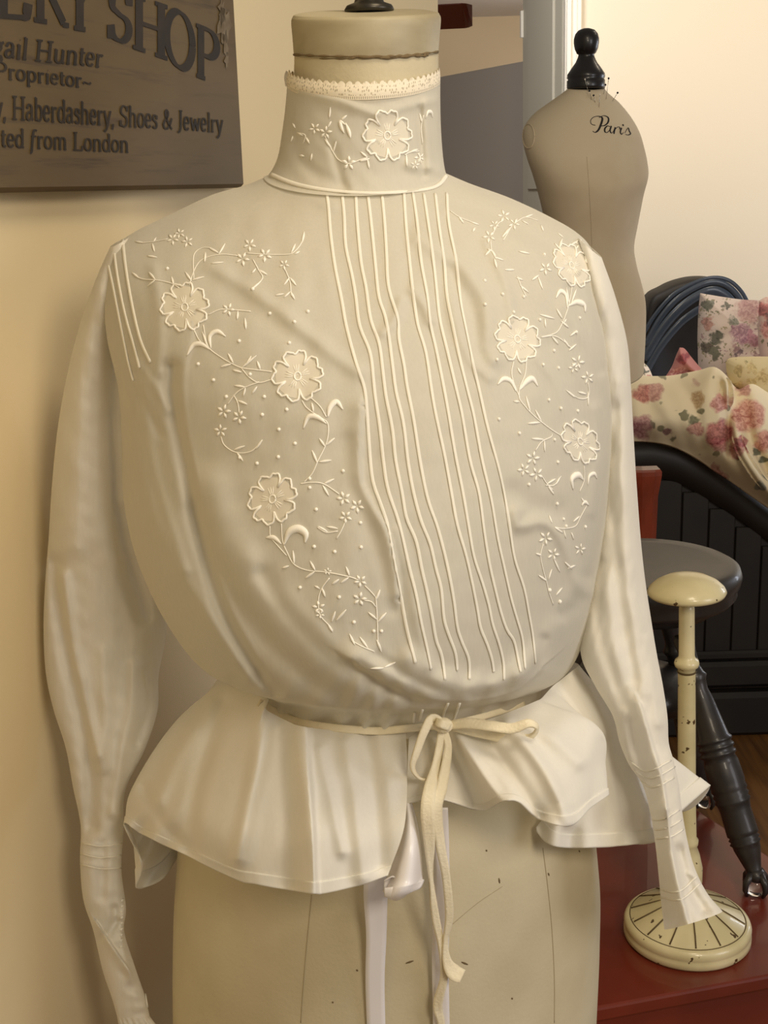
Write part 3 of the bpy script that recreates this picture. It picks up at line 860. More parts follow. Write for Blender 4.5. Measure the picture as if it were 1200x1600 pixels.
# ---- sleeves: (xl, yl, xr, yr, Yc, half depth)
def sleeve(rows, nv, nu, disp, Yc_shift=0):
    R = spl(np.array(rows, float), nv)
    th = np.linspace(0, 2*math.pi, nu, endpoint=False)
    c, s_ = np.cos(th)[None], np.sin(th)[None]
    xl, yl, xr, yr, Yc, hd = [R[:, i][:, None] for i in range(6)]
    x = (xl+xr)/2-(xr-xl)/2*c; y = (yl+yr)/2-(yr-yl)/2*c
    V = np.linspace(0, 1, nv)[:, None]+0*th[None]
    y = y+hd*np.clip(s_, -1, 1)*140
    D = disp(x, y, V, th[None]+0*V)
    Yd = Yc-hd*s_-D*np.sign(s_)*np.clip(np.abs(s_)*3, 0, 1)
    return at(x, y, Yd), x, y
LS = [(172, 386, 202, 370, 1.00, .015), (150, 436, 206, 440, 1.01, .035), (124, 510, 208, 520, 1.03, .045), (104, 590, 214, 610, 1.04, .05), (90, 670, 222, 690, 1.045, .052),
      (81, 760, 232, 770, 1.05, .052), (76, 840, 246, 850, 1.05, .050), (70, 920, 258, 912, 1.05, .048), (68, 990, 260, 985, 1.05, .046),
      (72, 1055, 248, 1055, 1.045, .043), (84, 1110, 246, 1110, 1.04, .040), (103, 1170, 226, 1172, 1.03, .036), (114, 1230, 196, 1235, 1.025, .030),
      (126, 1290, 193, 1300, 1.02, .026), (125, 1345, 190, 1360, 1.015, .024), (130, 1405, 197, 1420, 1.01, .022), (146, 1455, 194, 1455, 1.01, .020),
      (160, 1515, 210, 1508, 1.005, .019), (175, 1560, 226, 1555, 1.0, .018), (183, 1588, 234, 1588, 1.0, .017)]
LF = [([(188, 470), (176, 560), (170, 680), (178, 780), (200, 880), (222, 960)], 14, -.010), ([(150, 450), (132, 560), (122, 700), (118, 850)], 20, .006),
      ([(205, 600), (200, 700), (195, 780)], 10, .006), ([(215, 560), (214, 650), (206, 770)], 8, -.004),
      ([(85, 880), (95, 960), (110, 1040), (128, 1120), (140, 1200), (142, 1290)], 13, -.009), ([(100, 900), (112, 1000), (132, 1090), (152, 1180)], 9, .008),
      ([(160, 1020), (165, 1100), (160, 1200)], 12, .005), ([(210, 1040), (205, 1110), (190, 1180), (178, 1270)], 9, .006), ([(225, 1050), (232, 1100), (214, 1160)], 8, -.004),
      ([(190, 900), (192, 1000), (188, 1080)], 14, -.003), ([(150, 1440), (180, 1485), (205, 1520)], 8, .007, 'step'), ([(196, 1420), (190, 1470), (205, 1530)], 6, .003),
      ([(160, 1320), (158, 1400)], 8, -.003), ([(130, 1320), (190, 1322)], 2.5, .0015), ([(128, 1335), (190, 1340)], 2.5, .0015), ([(126, 1350), (190, 1357)], 2.5, .0015),
      ([(180, 1420), (178, 1450), (150, 1470)], 6, -.004)]
def ldisp(x, y, V, th):
    D = 1.5*folds(x, y, LF)+.003*lump(x, y*.35, 42, 21)+.0015*lump(x, y*.5, 20, 22)
    low = np.clip((V-.72)/.1, 0, 1)
    D += low*.0012*np.sin(y/3.2+.6*np.sin(x/9.))*np.exp(-((x-188-np.clip((y-1450)*.3, 0, 60))/18)**2)
    return D
lsP, sx_, sy_ = sleeve(LS, 330, 120, ldisp)
mb = MB(); mb.grid(lsP, closeu=True)
lsl = mb.build('sleeve', MAT['cloth_sleeve'], bl)
# frilled wrist edge
RS = [(905, 372, 940, 402, .985, .015), (915, 440, 962, 465, .99, .035), (922, 520, 980, 535, 1.0, .045), (930, 600, 986, 605, 1.005, .048), (934, 680, 990, 680, 1.005, .048),
      (934, 760, 995, 760, 1.0, .048), (928, 840, 1001, 840, .995, .048), (918, 910, 1008, 905, .985, .047), (909, 970, 1017, 965, .975, .045), (908, 1025, 1026, 1020, .965, .043),
      (930, 1072, 1036, 1072, .955, .040), (957, 1118, 1043, 1120, .945, .036), (968, 1160, 1045, 1160, .94, .033), (983, 1195, 1052, 1187, .93, .030),
      (1004, 1226, 1060, 1224, .925, .026), (1016, 1270, 1065, 1262, .92, .024), (1024, 1320, 1073, 1308, .915, .022), (1029, 1368, 1084, 1352, .91, .022),
      (1033, 1410, 1104, 1394, .905, .024), (1038, 1452, 1129, 1424, .90, .026)]
RF = [([(960, 640), (955, 760), (962, 880), (975, 980), (990, 1060)], 12, -.005), ([(975, 600), (978, 720), (982, 860), (995, 980), (1010, 1080)], 12, .004),
      ([(940, 880), (935, 960), (950, 1030), (975, 1100)], 10, -.004), ([(1000, 1100), (1018, 1160), (1034, 1215), (1042, 1265)], 12, .012, 'step'),
      ([(1042, 1265), (1050, 1330), (1064, 1400), (1084, 1470)], 16, .014, 'step'), ([(985, 1130), (995, 1180), (1010, 1220)], 9, -.006),
      ([(1010, 1000), (1022, 1070), (1030, 1130)], 8, .004), ([(1062, 1330), (1078, 1385), (1100, 1420)], 10, -.010), ([(1075, 1365), (1095, 1372)], 4, .002)]
def rdisp(x, y, V, th):
    return folds(x, y, RF)+.0025*lump(x, y*.35, 46, 31)+.001*lump(x, y*.5, 20, 32)
rsP, sx_, sy_ = sleeve(RS, 330, 120, rdisp)
# the front of the cuff hangs lower than the back edge
mb = MB(); mb.grid(rsP, closeu=True)
rsl = mb.build('sleeve', MAT['cloth_sleeve'], bl)

# ---- peplum
def colgrid(cols, nu, nv, disp=None):
    C = np.array([[list(p) for p in c] for c in cols], float)      # [C, R, 3]
    g = cr(C, np.linspace(0, len(C)-1, nu))                        # along columns
    g = np.stack([spl(q, nv) for q in g])                          # [nu, nv, 3]
    x, y, Y = g[..., 0], g[..., 1], g[..., 2]
    if disp is not None: Y = Y-disp(x, y)
    return at(x, y, Y), x, y
PL = [
 [(600, 1010, 1.09), (600, 1080, 1.12), (560, 1160, 1.14), (560, 1230, 1.15)],
 [(430, 1020, 1.07), (360, 1110, 1.09), (330, 1200, 1.10), (330, 1290, 1.10)],
 [(368, 1032, 1.04), (300, 1130, 1.05), (275, 1240, 1.05), (279, 1338, 1.03)],
 [(362, 1036, 1.025), (285, 1140, 1.03), (232, 1255, 1.03), (255, 1372, 1.0)],
 [(392, 1030, 1.01), (275, 1140, 1.02), (215, 1260, 1.02), (214, 1388, .985)],
 [(392, 1032, 1.0), (272, 1135, 1.01), (206, 1260, 1.005), (222, 1352, .975)],
 [(392, 1034, .985), (282, 1120, .995), (208, 1228, .985), (194, 1288, .972)],
 [(398, 1046, .965), (300, 1130, .965), (228, 1245, .95), (224, 1304, .945)],
 [(410, 1062, .935), (330, 1150, .92), (275, 1260, .895), (286, 1334, .885)],
 [(424, 1082, .91), (372, 1170, .875), (335, 1280, .845), (370, 1374, .83)],
 [(415, 1106, .905), (402, 1180, .855), (385, 1290, .825), (400, 1381, .815)],
 [(432, 1118, .895), (428, 1190, .85), (425, 1290, .82), (440, 1389, .81)],
 [(452, 1128, .888), (456, 1195, .842), (465, 1300, .81), (488, 1396, .795)],
 [(468, 1134, .882), (480, 1200, .835), (495, 1300, .802), (505, 1396, .79)],
 [(510, 1140, .878), (530, 1210, .835), (540, 1300, .805), (550, 1386, .795)],
 [(570, 1143, .875), (585, 1210, .835), (588, 1300, .808), (580, 1377, .798)],
 [(634, 1143, .872), (636, 1200, .838), (632, 1290, .81), (606, 1368, .80)]]
PLF = [([(478, 1140), (482, 1220), (488, 1310), (490, 1396)], 30, .020, 'step'), ([(415, 1110), (405, 1180), (390, 1250), (372, 1340)], 14, .012),
       ([(500, 1170), (520, 1260), (535, 1330)], 10, .005), ([(225, 1230), (250, 1280), (290, 1325)], 10, -.006), ([(330, 1100), (290, 1180), (250, 1250)], 14, .004),
       ([(440, 1150), (450, 1250), (455, 1380)], 20, -.009), ([(300, 1140), (262, 1210), (240, 1280), (232, 1330)], 12, .008), ([(350, 1100), (320, 1180), (300, 1260), (300, 1330)], 13, -.007), ([(575, 1150), (590, 1250), (596, 1350)], 12, -.005), ([(540, 1160), (556, 1260), (566, 1370)], 12, .005)]
def pldisp(x, y):
    return folds(x, y, PLF)+.002*lump(x, y*.6, 46, 41)+.007*np.clip((300-x)/60, 0, 1)*np.clip((y-1240)/50, 0, 1)*np.sin(x/9.0+y/14.0)
plP, _, _ = colgrid(PL, 260, 120, pldisp)
mb = MB(); mb.grid(plP)
pepL = mb.build('peplum', MAT['cloth_peplum'], bl)
PR = [
 [(640, 1135, .884), (638, 1170, .865), (636, 1215, .845), (634, 1256, .832)],
 [(660, 1137, .88), (664, 1170, .86), (672, 1210, .84), (684, 1249, .825)],
 [(688, 1138, .878), (705, 1170, .862), (725, 1220, .845), (752, 1266, .835)],
 [(702, 1137, .874), (730, 1172, .846), (758, 1212, .828), (786, 1252, .81)],
 [(735, 1131, .872), (768, 1165, .838), (795, 1208, .815), (812, 1254, .795)],
 [(775, 1120, .872), (815, 1158, .838), (838, 1215, .815), (842, 1280, .80)],
 [(812, 1106, .878), (872, 1145, .85), (892, 1215, .825), (890, 1290, .808)],
 [(836, 1096, .888), (918, 1128, .872), (926, 1200, .85), (922, 1262, .835)],
 [(846, 1091, .90), (938, 1140, .895), (946, 1198, .88), (948, 1242, .868)],
 [(858, 1078, .93), (920, 1135, .918), (905, 1215, .905), (862, 1285, .90)],
 [(866, 1070, .94), (912, 1140, .925), (895, 1225, .91), (838, 1296, .895)],
 [(874, 1064, .945), (918, 1140, .925), (905, 1230, .905), (866, 1322, .885)],
 [(884, 1056, .955), (925, 1130, .935), (938, 1225, .915), (935, 1324, .90)],
 [(894, 1048, .965), (938, 1120, .95), (966, 1225, .94), (985, 1320, .925)],
 [(903, 1041, .985), (948, 1118, .975), (990, 1220, .97), (1027, 1314, .96)],
 [(904, 1038, 1.0), (958, 1112, 1.005), (1008, 1190, 1.01), (1040, 1290, 1.01)],
 [(900, 1036, 1.02), (968, 1110, 1.035), (1036, 1170, 1.05), (1109, 1228, 1.05)],
 [(890, 1034, 1.04), (950, 1120, 1.06), (1005, 1200, 1.08), (1066, 1268, 1.08)],
 [(820, 1025, 1.08), (860, 1110, 1.11), (890, 1190, 1.13), (930, 1262, 1.14)],
 [(600, 1010, 1.095), (600, 1080, 1.125), (600, 1160, 1.145), (600, 1230, 1.155)]]
PRF = [([(712, 1142), (740, 1190), (770, 1235), (790, 1255)], 12, .012), ([(755, 1150), (800, 1210), (840, 1275)], 13, -.010), ([(790, 1130), (835, 1180), (870, 1240), (888, 1285)], 12, .010),
       ([(985, 1180), (1000, 1240), (1008, 1310)], 11, .009), ([(950, 1160), (965, 1240), (975, 1315)], 11, -.008), ([(690, 1145), (715, 1200), (735, 1255)], 10, -.008), ([(800, 1125), (860, 1150), (905, 1190)], 14, .006), ([(668, 1150), (676, 1200), (684, 1248)], 8, .004)]
def prdisp(x, y):
    return folds(x, y, PRF)+.0018*lump(x, y*.7, 40, 51)+.006*np.clip((y-1255)/40, 0, 1)*np.sin(x/8.0)*np.clip((1000-x)/100, 0, 1)
prP, _, _ = colgrid(PR, 300, 110, prdisp)
mb = MB(); mb.grid(prP)
pepR = mb.build('peplum', MAT['cloth_peplum'], bl)
# rolled hems along both halves
for G, nm in ((plP, pepL), (prP, pepR)):
    mb = MB()
    band = G[:, -9:]
    du = np.gradient(band, axis=0); dv_ = np.gradient(band, axis=1)
    nb_ = np.cross(du, dv_); nb_ /= np.linalg.norm(nb_, axis=2)[..., None]+1e-9
    mb.grid(np.concatenate([band+nb_*.0008, (band-nb_*.0008)[:, ::-1]], axis=1), closeu=True)
    mb.build('hem', MAT['cloth_peplum'], nm)

CB = Caster([bod, collar])
CS = Caster([bod])
# ---- pin tucks
TK = [
 [(511, 305), (514, 330), (516, 360), (523, 415), (534, 470), (541, 510), (557, 570), (569, 605), (573, 640), (577, 700), (582, 750), (594, 785), (604, 815), (611, 850), (618, 890), (627, 935), (634, 975), (641, 1005), (649, 1036)],
 [(535, 308), (538, 340), (540, 385), (550, 430), (556, 465), (562, 510), (578, 550), (583, 590), (586, 620), (593, 665), (599, 720), (606, 765), (621, 810), (631, 850), (640, 890), (650, 930), (658, 975), (666, 1010), (673, 1046)],
 [(556, 308), (558, 345), (564, 410), (572, 450), (579, 500), (592, 535), (598, 580), (603, 620), (613, 670), (618, 720), (628, 770), (635, 810), (650, 845), (659, 890), (667, 925), (675, 965), (681, 1000), (690, 1025), (695, 1062)],
 [(575, 308), (580, 350), (587, 420), (592, 465), (602, 495), (608, 530), (613, 570), (619, 615), (630, 660), (637, 720), (646, 770), (658, 815), (672, 850), (681, 890), (689, 920), (693, 965), (700, 990), (711, 1020), (714, 1048)],
 [(597, 307), (601, 350), (604, 400), (607, 450), (621, 495), (623, 530), (631, 570), (636, 605), (646, 655), (656, 720), (668, 780), (682, 820), (693, 860), (702, 900), (709, 940), (714, 980), (722, 1005), (732, 1030), (733, 1062)],
 [(631, 303), (634, 350), (641, 420), (647, 470), (653, 510), (665, 550), (674, 610), (681, 650), (694, 710), (705, 770), (714, 820), (727, 865), (736, 905), (745, 950), (750, 980), (760, 1005), (768, 1030), (771, 1050)],
 [(645, 302), (652, 350), (658, 410), (667, 460), (672, 505), (682, 550), (693, 605), (701, 650), (711, 710), (723, 770), (733, 830), (740, 870), (753, 910), (763, 945), (769, 975), (779, 1005), (786, 1035), (787, 1062)],
 [(662, 303), (669, 350), (676, 400), (682, 455), (687, 500), (699, 550), (713, 610), (722, 650), (734, 720), (748, 770), (756, 830), (764, 880), (773, 920), (783, 960), (792, 985), (802, 1000), (808, 1025), (813, 1050)],
 [(680, 303), (686, 355), (694, 410), (698, 460), (708, 510), (718, 560), (730, 610), (740, 650), (753, 720), (767, 780), (777, 840), (788, 890), (798, 935), (808, 970), (816, 1000), (820, 1045)],
 [(698, 302), (701, 350), (713, 410), (719, 470), (727, 512), (738, 565), (749, 612), (762, 670), (781, 741), (794, 810), (803, 871), (818, 918), (826, 960), (832, 995), (836, 1036)],
]
mb = MB()
for tk in TK:
    pl = dens(tk, 5)
    P, Nn = CS.path(pl, .0006)
    k = np.linspace(0, 1, len(P))
    P = smooth_path(P); mb.tube(P, .00115, 8, flat=(Nn, .4))
# shoulder tucks beside the left armhole
for tk in ([(192, 372), (196, 410), (206, 470), (220, 530), (236, 566)], [(178, 384), (184, 430), (196, 490), (210, 540), (219, 575)], [(166, 398), (176, 440), (188, 500), (200, 560), (209, 595)]):
    P, Nn = CS.path(dens(tk, 5), .0006)
    if len(P) > 3: mb.tube(smooth_path(P), .0014, 8, flat=(Nn, .45))
# shadow-pleat ticks under the front fullness, above the tie
for tk in ([(700, 1098), (694, 1112), (690, 1130)], [(718, 1098), (712, 1115), (707, 1130)], [(660, 1108), (655, 1125)], [(648, 1112), (646, 1128)]):
    P, Nn = CS.path(dens(tk, 4), .0005)
    if len(P) > 2: mb.tube(P, .001, 6, flat=(Nn, .7))
mb.build('pin_tuck', MAT['tuck'], bod, label='narrow stitched tucks running down the front')
mb = MB()
P, Nn = CB.path(dens([(424, 273), (460, 288), (510, 298), (570, 303), (630, 301), (680, 294), (697, 275)], 5), .0008)
mb.tube(smooth_path(P, 12), .0016, 8, flat=(Nn, .5))
mb.build('collar_seam', MAT['tuck'], collar)
CT = Caster([lsl, rsl])
mb = MB()
for pl in ([(985, 1190), (1012, 1205), (1048, 1188)], [(992, 1204), (1018, 1216), (1054, 1198)], [(1002, 1220), (1022, 1230), (1058, 1212)], [(1017, 1281), (1038, 1279), (1066, 1262)],
           [(1020, 1297), (1044, 1293), (1068, 1278)], [(1022, 1311), (1048, 1307), (1071, 1293)], [(1031, 1390), (1060, 1393), (1088, 1370)], [(1033, 1402), (1064, 1405), (1094, 1380)]):
    P, Nn = CT.path(dens(pl, 4), .0004)
    if len(P) > 3: mb = MB(); mb.tube(P, .0008, 6, flat=(Nn, .6)); mb.build('cuff_tuck', MAT['tuck'], rsl)
mb = MB()
for pl in ([(128, 1318), (160, 1322), (190, 1318)], [(127, 1334), (158, 1340), (189, 1336)], [(126, 1350), (158, 1357), (189, 1356)]):
    P, Nn = CT.path(dens(pl, 4), .0004)
    if len(P) > 3: mb = MB(); mb.tube(P, .0007, 6, flat=(Nn, .6)); mb.build('cuff_tuck', MAT['tuck'], lsl)
mb = MB()
for k in range(9):      # little worn buttonhole loops on the wrist opening
    P, Nn = CT.path([(192-.2*k, 1405+k*9), (189-.2*k, 1408+k*9)], .0006)
    if len(P) == 2: mb.tube(P, .001, 6)
mb.build('button_loops', MAT['tuck'], lsl)
mb = MB()
P, Nn = CT.path(dens([(221, 1528), (225, 1550), (229, 1574)], 4), .001)
if len(P) > 2: mb.tube(P, .0026, 8, flat=(Nn, .25)); mb.build('cuff_facing', MAT['tuck'], lsl)
mb = MB()   # gathered frill at the wrist
e = lsP[-1]; cen = e.mean(0)
an = np.arange(len(e))
fr = []
for k in range(6):
    t = k/5
    fr.append(cen+(e-cen)*(1+.10*t+.12*t*np.sin(an*.9)[:, None])+np.array([.004*t, 0, -.012*t])+np.array([0, 0, .002*t])*np.cos(an*1.7)[:, None])
mb.grid(np.array(fr), closeu=True); mb.build('wrist_frill', MAT['cloth_sleeve'], lsl)

# ---- embroidery
class Emb:
    def __init__(s, caster):
        s.c = caster; s.t = MB(); s.grounds = []
    def cord(s, pts, rpx, step=3.5, lift=.0004, flat=.55, taper=False):
        pl = dens(pts, step)
        P, Nn = s.c.path(pl, lift)
        if len(P) < 3: return
        if np.linalg.norm(np.diff(P, axis=0), axis=1).max() > .02: return
        r = rpx*.00044*np.ones(len(P))
        if taper:
            t = np.linspace(0, 1, len(P)); r = r*np.clip(np.sin(np.pi*np.clip(t, .04, .96))**.7, .15, 1)
        s.t.tube(P, r, 6, flat=(Nn, flat))
    def leaf(s, x, y, ang, L=15, w=3.4, bend=0):
        a = math.radians(ang)
        pts = []
        for q in np.linspace(0, 1, 5):
            b = a+math.radians(bend)*(q-.3)
            pts.append((x+L*q*math.cos(b), y-L*q*math.sin(b)))
        s.cord(pts, w*.62, 2.5, .0004, .55, True)
    def curl(s, pts, w):
        s.cord(pts, w, 2.5, .0004, .45, True)
    def floret(s, x, y, r=9, rot=0, n=5):
        for k in range(n):
            a = rot+k*360/n; ra = math.radians(a)
            s.leaf(x+r*.22*math.cos(ra), y-r*.22*math.sin(ra), a, r*.8, r*.42)
    def dot(s, x, y, r=3):
        h = s.c.hit(x, y)
        if h is not None: s.t.ball(h[0]+h[1]*.0003, r*.00040, 6)
    def bloom(s, x, y, r, rot=0, sq=1.0, shear=0.0, open_=()):
        """five heart-lobed petals outlined in cord, fine radiating stitches inside"""
        def tr(p):
            return (x+(p[0])*sq+shear*p[1], y-p[1])
        for k in range(5):
            a0 = math.radians(rot+k*72)
            pts = []
            for q in np.linspace(-1, 1, 21):
                aa = a0+q*math.radians(35.5)
                rad = r*(np.interp(abs(q), [0, .12, .3, .5, .68, .85, .95, 1], [.86, .90, .98, 1.0, .98, .88, .72, .52])+.022*math.sin(q*17))
                pts.append(tr((rad*math.cos(aa), rad*math.sin(aa))))
            s.cord(pts, 1.8, 2.6, .0005, .7)
            for q in (-.45, 0, .45):
                aa = a0+q*math.radians(30)
                s.cord([tr((r*.14*math.cos(aa), r*.14*math.sin(aa))), tr((r*.3*math.cos(aa), r*.3*math.sin(aa))), tr((r*.5*math.cos(aa), r*.5*math.sin(aa)))], .8, 3, .0003, .8, True)
        s.cord([tr((r*.13*math.cos(q), r*.16*math.sin(q))) for q in np.linspace(0, 2*math.pi, 12)], 1.4, 2, .0004)
        # net filling: a slightly raised petal ground
        an = np.linspace(0, 2*math.pi, 40, endpoint=False)
        rows = []
        for f in (.02, .3, .6, .86):
            row = []
            for q in an:
                p = tr((r*f*math.cos(q), r*f*math.sin(q)))
                h = s.c.hit(*p)
                if h is None: return
                row.append(h[0]+h[1]*.0002)
            rows.append(row)
        rows = np.array(rows)
        if np.abs(np.diff(rows[-1], axis=0)).max() < .03: g_ = MB(); g_.grid(rows, closeu=True); s.grounds.append(g_)
    def stem(s, pts, leaves=(), w=.95):
        s.cord(pts, w, 3)
        for lf in leaves: s.leaf(*lf)
    def pair(s, x, y, ang, L=15):
        s.leaf(x, y, ang+38, L); s.leaf(x, y, ang-38, L)
E = Emb(CS)
BLOOMS = ((289, 480, 38, 98, 1.0, 0), (465, 588, 40, 98, 1, 0), (426, 780, 40, 105, .95, .1), (808, 530, 36, 80, .98, -.1), (906, 690, 34, 75, .85, -.22), (893, 415, 34, 85, .82, -.3))
for args in BLOOMS[:3]: E.bloom(*args)
FLOR = ((270, 374, 9), (281, 365, 8), (293, 378, 9), (390, 383, 10), (379, 405, 11), (414, 399, 11), (444, 414, 8), (357, 484, 10), (350, 643, 11), (374, 652, 11), (345, 673, 10),
                  (537, 779, 11), (558, 791, 11), (540, 808, 10), (512, 893, 6), (563, 908, 10), (562, 936, 11), (498, 949, 10), (500, 960, 7),
                  (787, 338, 10), (764, 370, 10), (772, 352, 8), (803, 350, 9), (852, 420, 10), (902, 566, 11), (918, 590, 10), (896, 575, 8), (832, 716, 11), (818, 734, 10), (838, 741, 11),
                  (852, 841, 11), (864, 866, 10), (906, 858, 9), (905, 382, 8))
NL = [i for i, q in enumerate(FLOR) if q[0] > 650][0]
for args in FLOR[:NL]: E.floret(*args, rng.uniform(0, 72))
st = E.stem
st([(207, 427), (222, 436), (245, 438), (268, 443), (280, 450)]); E.leaf(207, 426, -40, 14); E.leaf(243, 437, 130, 16); E.leaf(243, 438, 218, 15); E.leaf(272, 446, 105, 14)
st([(222, 380), (240, 378), (262, 374)]); E.leaf(225, 380, 170, 14); E.leaf(238, 380, -75, 14); E.leaf(230, 400, -10, 16); E.leaf(240, 379, 60, 9)
st([(296, 446), (305, 420), (318, 405), (345, 398), (372, 400)]); st([(303, 436), (303, 400), (316, 388), (330, 388)]); E.leaf(300, 440, 125, 18); E.leaf(300, 438, 15, 20); E.leaf(342, 398, 60, 20); E.leaf(330, 412, 5, 20); E.leaf(342, 396, 150, 18); E.leaf(320, 410, 85, 16)
st([(385, 396), (415, 398), (450, 398), (462, 392), (472, 378), (475, 364)]); E.leaf(472, 380, 78, 18); E.leaf(455, 396, 65, 16); E.leaf(460, 398, 30, 10)
st([(444, 418), (453, 440), (455, 462)]); E.pair(453, 434, -90, 16); E.pair(454, 456, -100, 14); E.leaf(430, 462, 10, 14)
st([(395, 405), (404, 422), (410, 436), (392, 452)]); E.leaf(404, 422, -30, 16); E.leaf(408, 440, 220, 22); E.leaf(400, 420, 230, 10)
st([(326, 492), (345, 484), (370, 485), (392, 487)]); E.leaf(372, 486, -95, 14); E.leaf(383, 497, -85, 18)
st([(303, 516), (312, 532), (325, 545)]); st([(318, 508), (322, 530), (328, 545), (345, 558), (362, 568), (378, 575), (400, 578), (425, 581)])
E.curl([(328, 546), (315, 538), (302, 540), (292, 556)], 4.5); E.curl([(330, 545), (328, 526), (340, 518), (353, 526)], 4.5); E.leaf(326, 545, 110, 28)
E.leaf(365, 568, 118, 18); E.leaf(362, 569, 195, 18); E.leaf(378, 575, 40, 30); E.leaf(384, 572, 60, 18); E.leaf(378, 582, 165, 15); E.leaf(407, 578, 110, 15)
st([(378, 576), (390, 590), (405, 598), (425, 593)]); st([(405, 597), (382, 606), (368, 616), (356, 632)]); E.leaf(384, 605, 172, 18); E.leaf(384, 606, 255, 14); E.leaf(402, 604, 235, 14); E.leaf(372, 626, -22, 16); st([(366, 618), (372, 630), (374, 645)])
st([(346, 682), (350, 694), (362, 704), (378, 708), (395, 704), (408, 690)]); E.leaf(366, 703, 20, 18); E.leaf(370, 706, -55, 18); E.leaf(400, 702, 55, 18)
st([(484, 620), (500, 635), (510, 652)]); st([(472, 626), (480, 638), (500, 652), (511, 660), (513, 675), (509, 695), (497, 720), (488, 740), (475, 754)])
E.curl([(512, 652), (516, 636), (526, 628), (536, 640)], 5); E.curl([(510, 662), (496, 652), (482, 652), (474, 670)], 4.5); E.leaf(490, 644, 100, 15); E.leaf(508, 698, 125, 16); E.leaf(509, 696, 40, 18); E.leaf(496, 724, 112, 22); E.leaf(498, 722, 8, 20)
st([(470, 756), (485, 754), (505, 756), (530, 772)]); E.leaf(506, 756, 25, 18); E.leaf(504, 758, -60, 20); E.dot(484, 748); E.dot(484, 762)
st([(540, 814), (534, 828), (526, 842)]); st([(496, 824), (510, 832), (528, 830)]); E.leaf(528, 826, 170, 18); E.leaf(512, 831, 150, 18)
st([(422, 822), (423, 838), (432, 850), (448, 868)]); st([(440, 818), (442, 845), (450, 865), (460, 882), (480, 891), (510, 894), (545, 901), (560, 906)])
E.curl([(444, 852), (452, 832), (466, 826), (478, 834), (477, 848)], 7); E.curl([(440, 850), (428, 840), (416, 840)], 4); E.leaf(460, 882, 95, 22); E.leaf(452, 884, 200, 12); E.leaf(493, 892, 118, 18); E.leaf(492, 893, 215, 18); E.leaf(546, 900, 110, 16); E.leaf(545, 902, 215, 16); E.leaf(530, 905, 215, 14)
st([(515, 903), (504, 918), (498, 935), (500, 960), (512, 975), (520, 985)]); E.leaf(503, 918, -70, 16); E.leaf(500, 920, 150, 10); E.leaf(518, 972, 70, 18); E.leaf(525, 970, 48, 24); E.leaf(512, 974, -60, 16)
st([(570, 915), (580, 925), (586, 932)]); st([(568, 938), (580, 940), (587, 948)]); st([(587, 932), (589, 960), (590, 990), (591, 1008), (596, 1018)]); E.leaf(587, 938, 68, 18); E.leaf(589, 968, 140, 18); E.leaf(590, 972, 48, 20); E.dot(584, 986); E.dot(596, 986)
E.leaf(596, 1018, 112, 20); E.leaf(546, 990, -65, 20); E.leaf(562, 995, -55, 22); st([(548, 1000), (565, 1010), (585, 1018)]); E.leaf(600, 1044, 180, 22); E.leaf(600, 1043, 25, 20)
for p in ((374, 533), (422, 490), (460, 503), (481, 487), (452, 536), (334, 594), (310, 569), (391, 585), (354, 620), (413, 620), (448, 640), (410, 648), (436, 671), (461, 693), (435, 714), (402, 724), (536, 736), (494, 796), (563, 817), (491, 854), (523, 862), (469, 918), (530, 933), (553, 972), (375, 715), (564, 855), (395, 452), (262, 420)):
    E.dot(*p, r=3.2)
eo = E.t.build('embroidery', MAT['thread'], bod, label='raised white floral embroidery on the left breast of the photo')
EL = E; E = Emb(CS); st = E.stem
for args in BLOOMS[3:]: E.bloom(*args)
for args in FLOR[NL:]: E.floret(*args, rng.uniform(0, 72))
# right side
st([(703, 330), (718, 340), (738, 348)]); E.leaf(716, 338, -55, 14); E.leaf(735, 347, -20, 14); E.leaf(742, 356, 240, 8)
st([(770, 365), (778, 350), (786, 345)]); st([(800, 352), (792, 366), (786, 376)]); E.leaf(797, 356, 230, 20); st([(766, 376), (768, 392), (775, 405)]); E.pair(767, 390, -95, 14); E.leaf(772, 402, -20, 16); E.leaf(772, 404, -75, 16); E.leaf(770, 394, 150, 10)
E.leaf(810, 393, -12, 18); E.leaf(788, 422, 0, 16); st([(803, 350), (820, 340), (840, 345)]); E.leaf(820, 340, 20, 14); E.leaf(815, 345, -30, 12); E.leaf(845, 352, -70, 10)
st([(808, 432), (814, 448), (822, 464)]); E.leaf(812, 446, -40, 18); E.leaf(806, 434, -20, 12); E.leaf(840, 432, -70, 22); E.leaf(842, 430, 215, 14)
E.leaf(873, 388, 70, 16); E.leaf(866, 380, -50, 14); E.leaf(905, 380, 60, 14); E.leaf(890, 384, 30, 16); E.leaf(880, 372, 140, 12)
st([(893, 448), (890, 468), (886, 484), (878, 505), (868, 520), (845, 527)]); E.curl([(886, 482), (884, 462), (875, 455), (868, 466)], 4.5); E.curl([(888, 478), (900, 472), (912, 476), (914, 488)], 5.5); E.leaf(889, 476, 100, 28); E.leaf(892, 474, 70, 24); E.leaf(878, 498, 120, 18); E.leaf(876, 502, -40, 16); E.leaf(866, 498, 165, 24); E.leaf(852, 512, 95, 14); E.leaf(880, 505, 55, 8)
st([(845, 527), (865, 525), (880, 533), (893, 545)]); E.leaf(862, 526, -50, 16); E.leaf(880, 530, -55, 16); E.leaf(890, 525, 35, 14); E.leaf(888, 548, 40, 16)
st([(918, 598), (920, 612), (916, 622), (902, 622), (888, 612)]); E.leaf(884, 610, -40, 18); E.leaf(918, 612, -88, 22); E.leaf(916, 616, 165, 14)
st([(802, 565), (799, 585), (806, 608), (812, 622)]); st([(822, 564), (820, 585), (812, 605), (811, 622), (820, 635), (832, 648), (846, 660), (862, 672), (878, 682)])
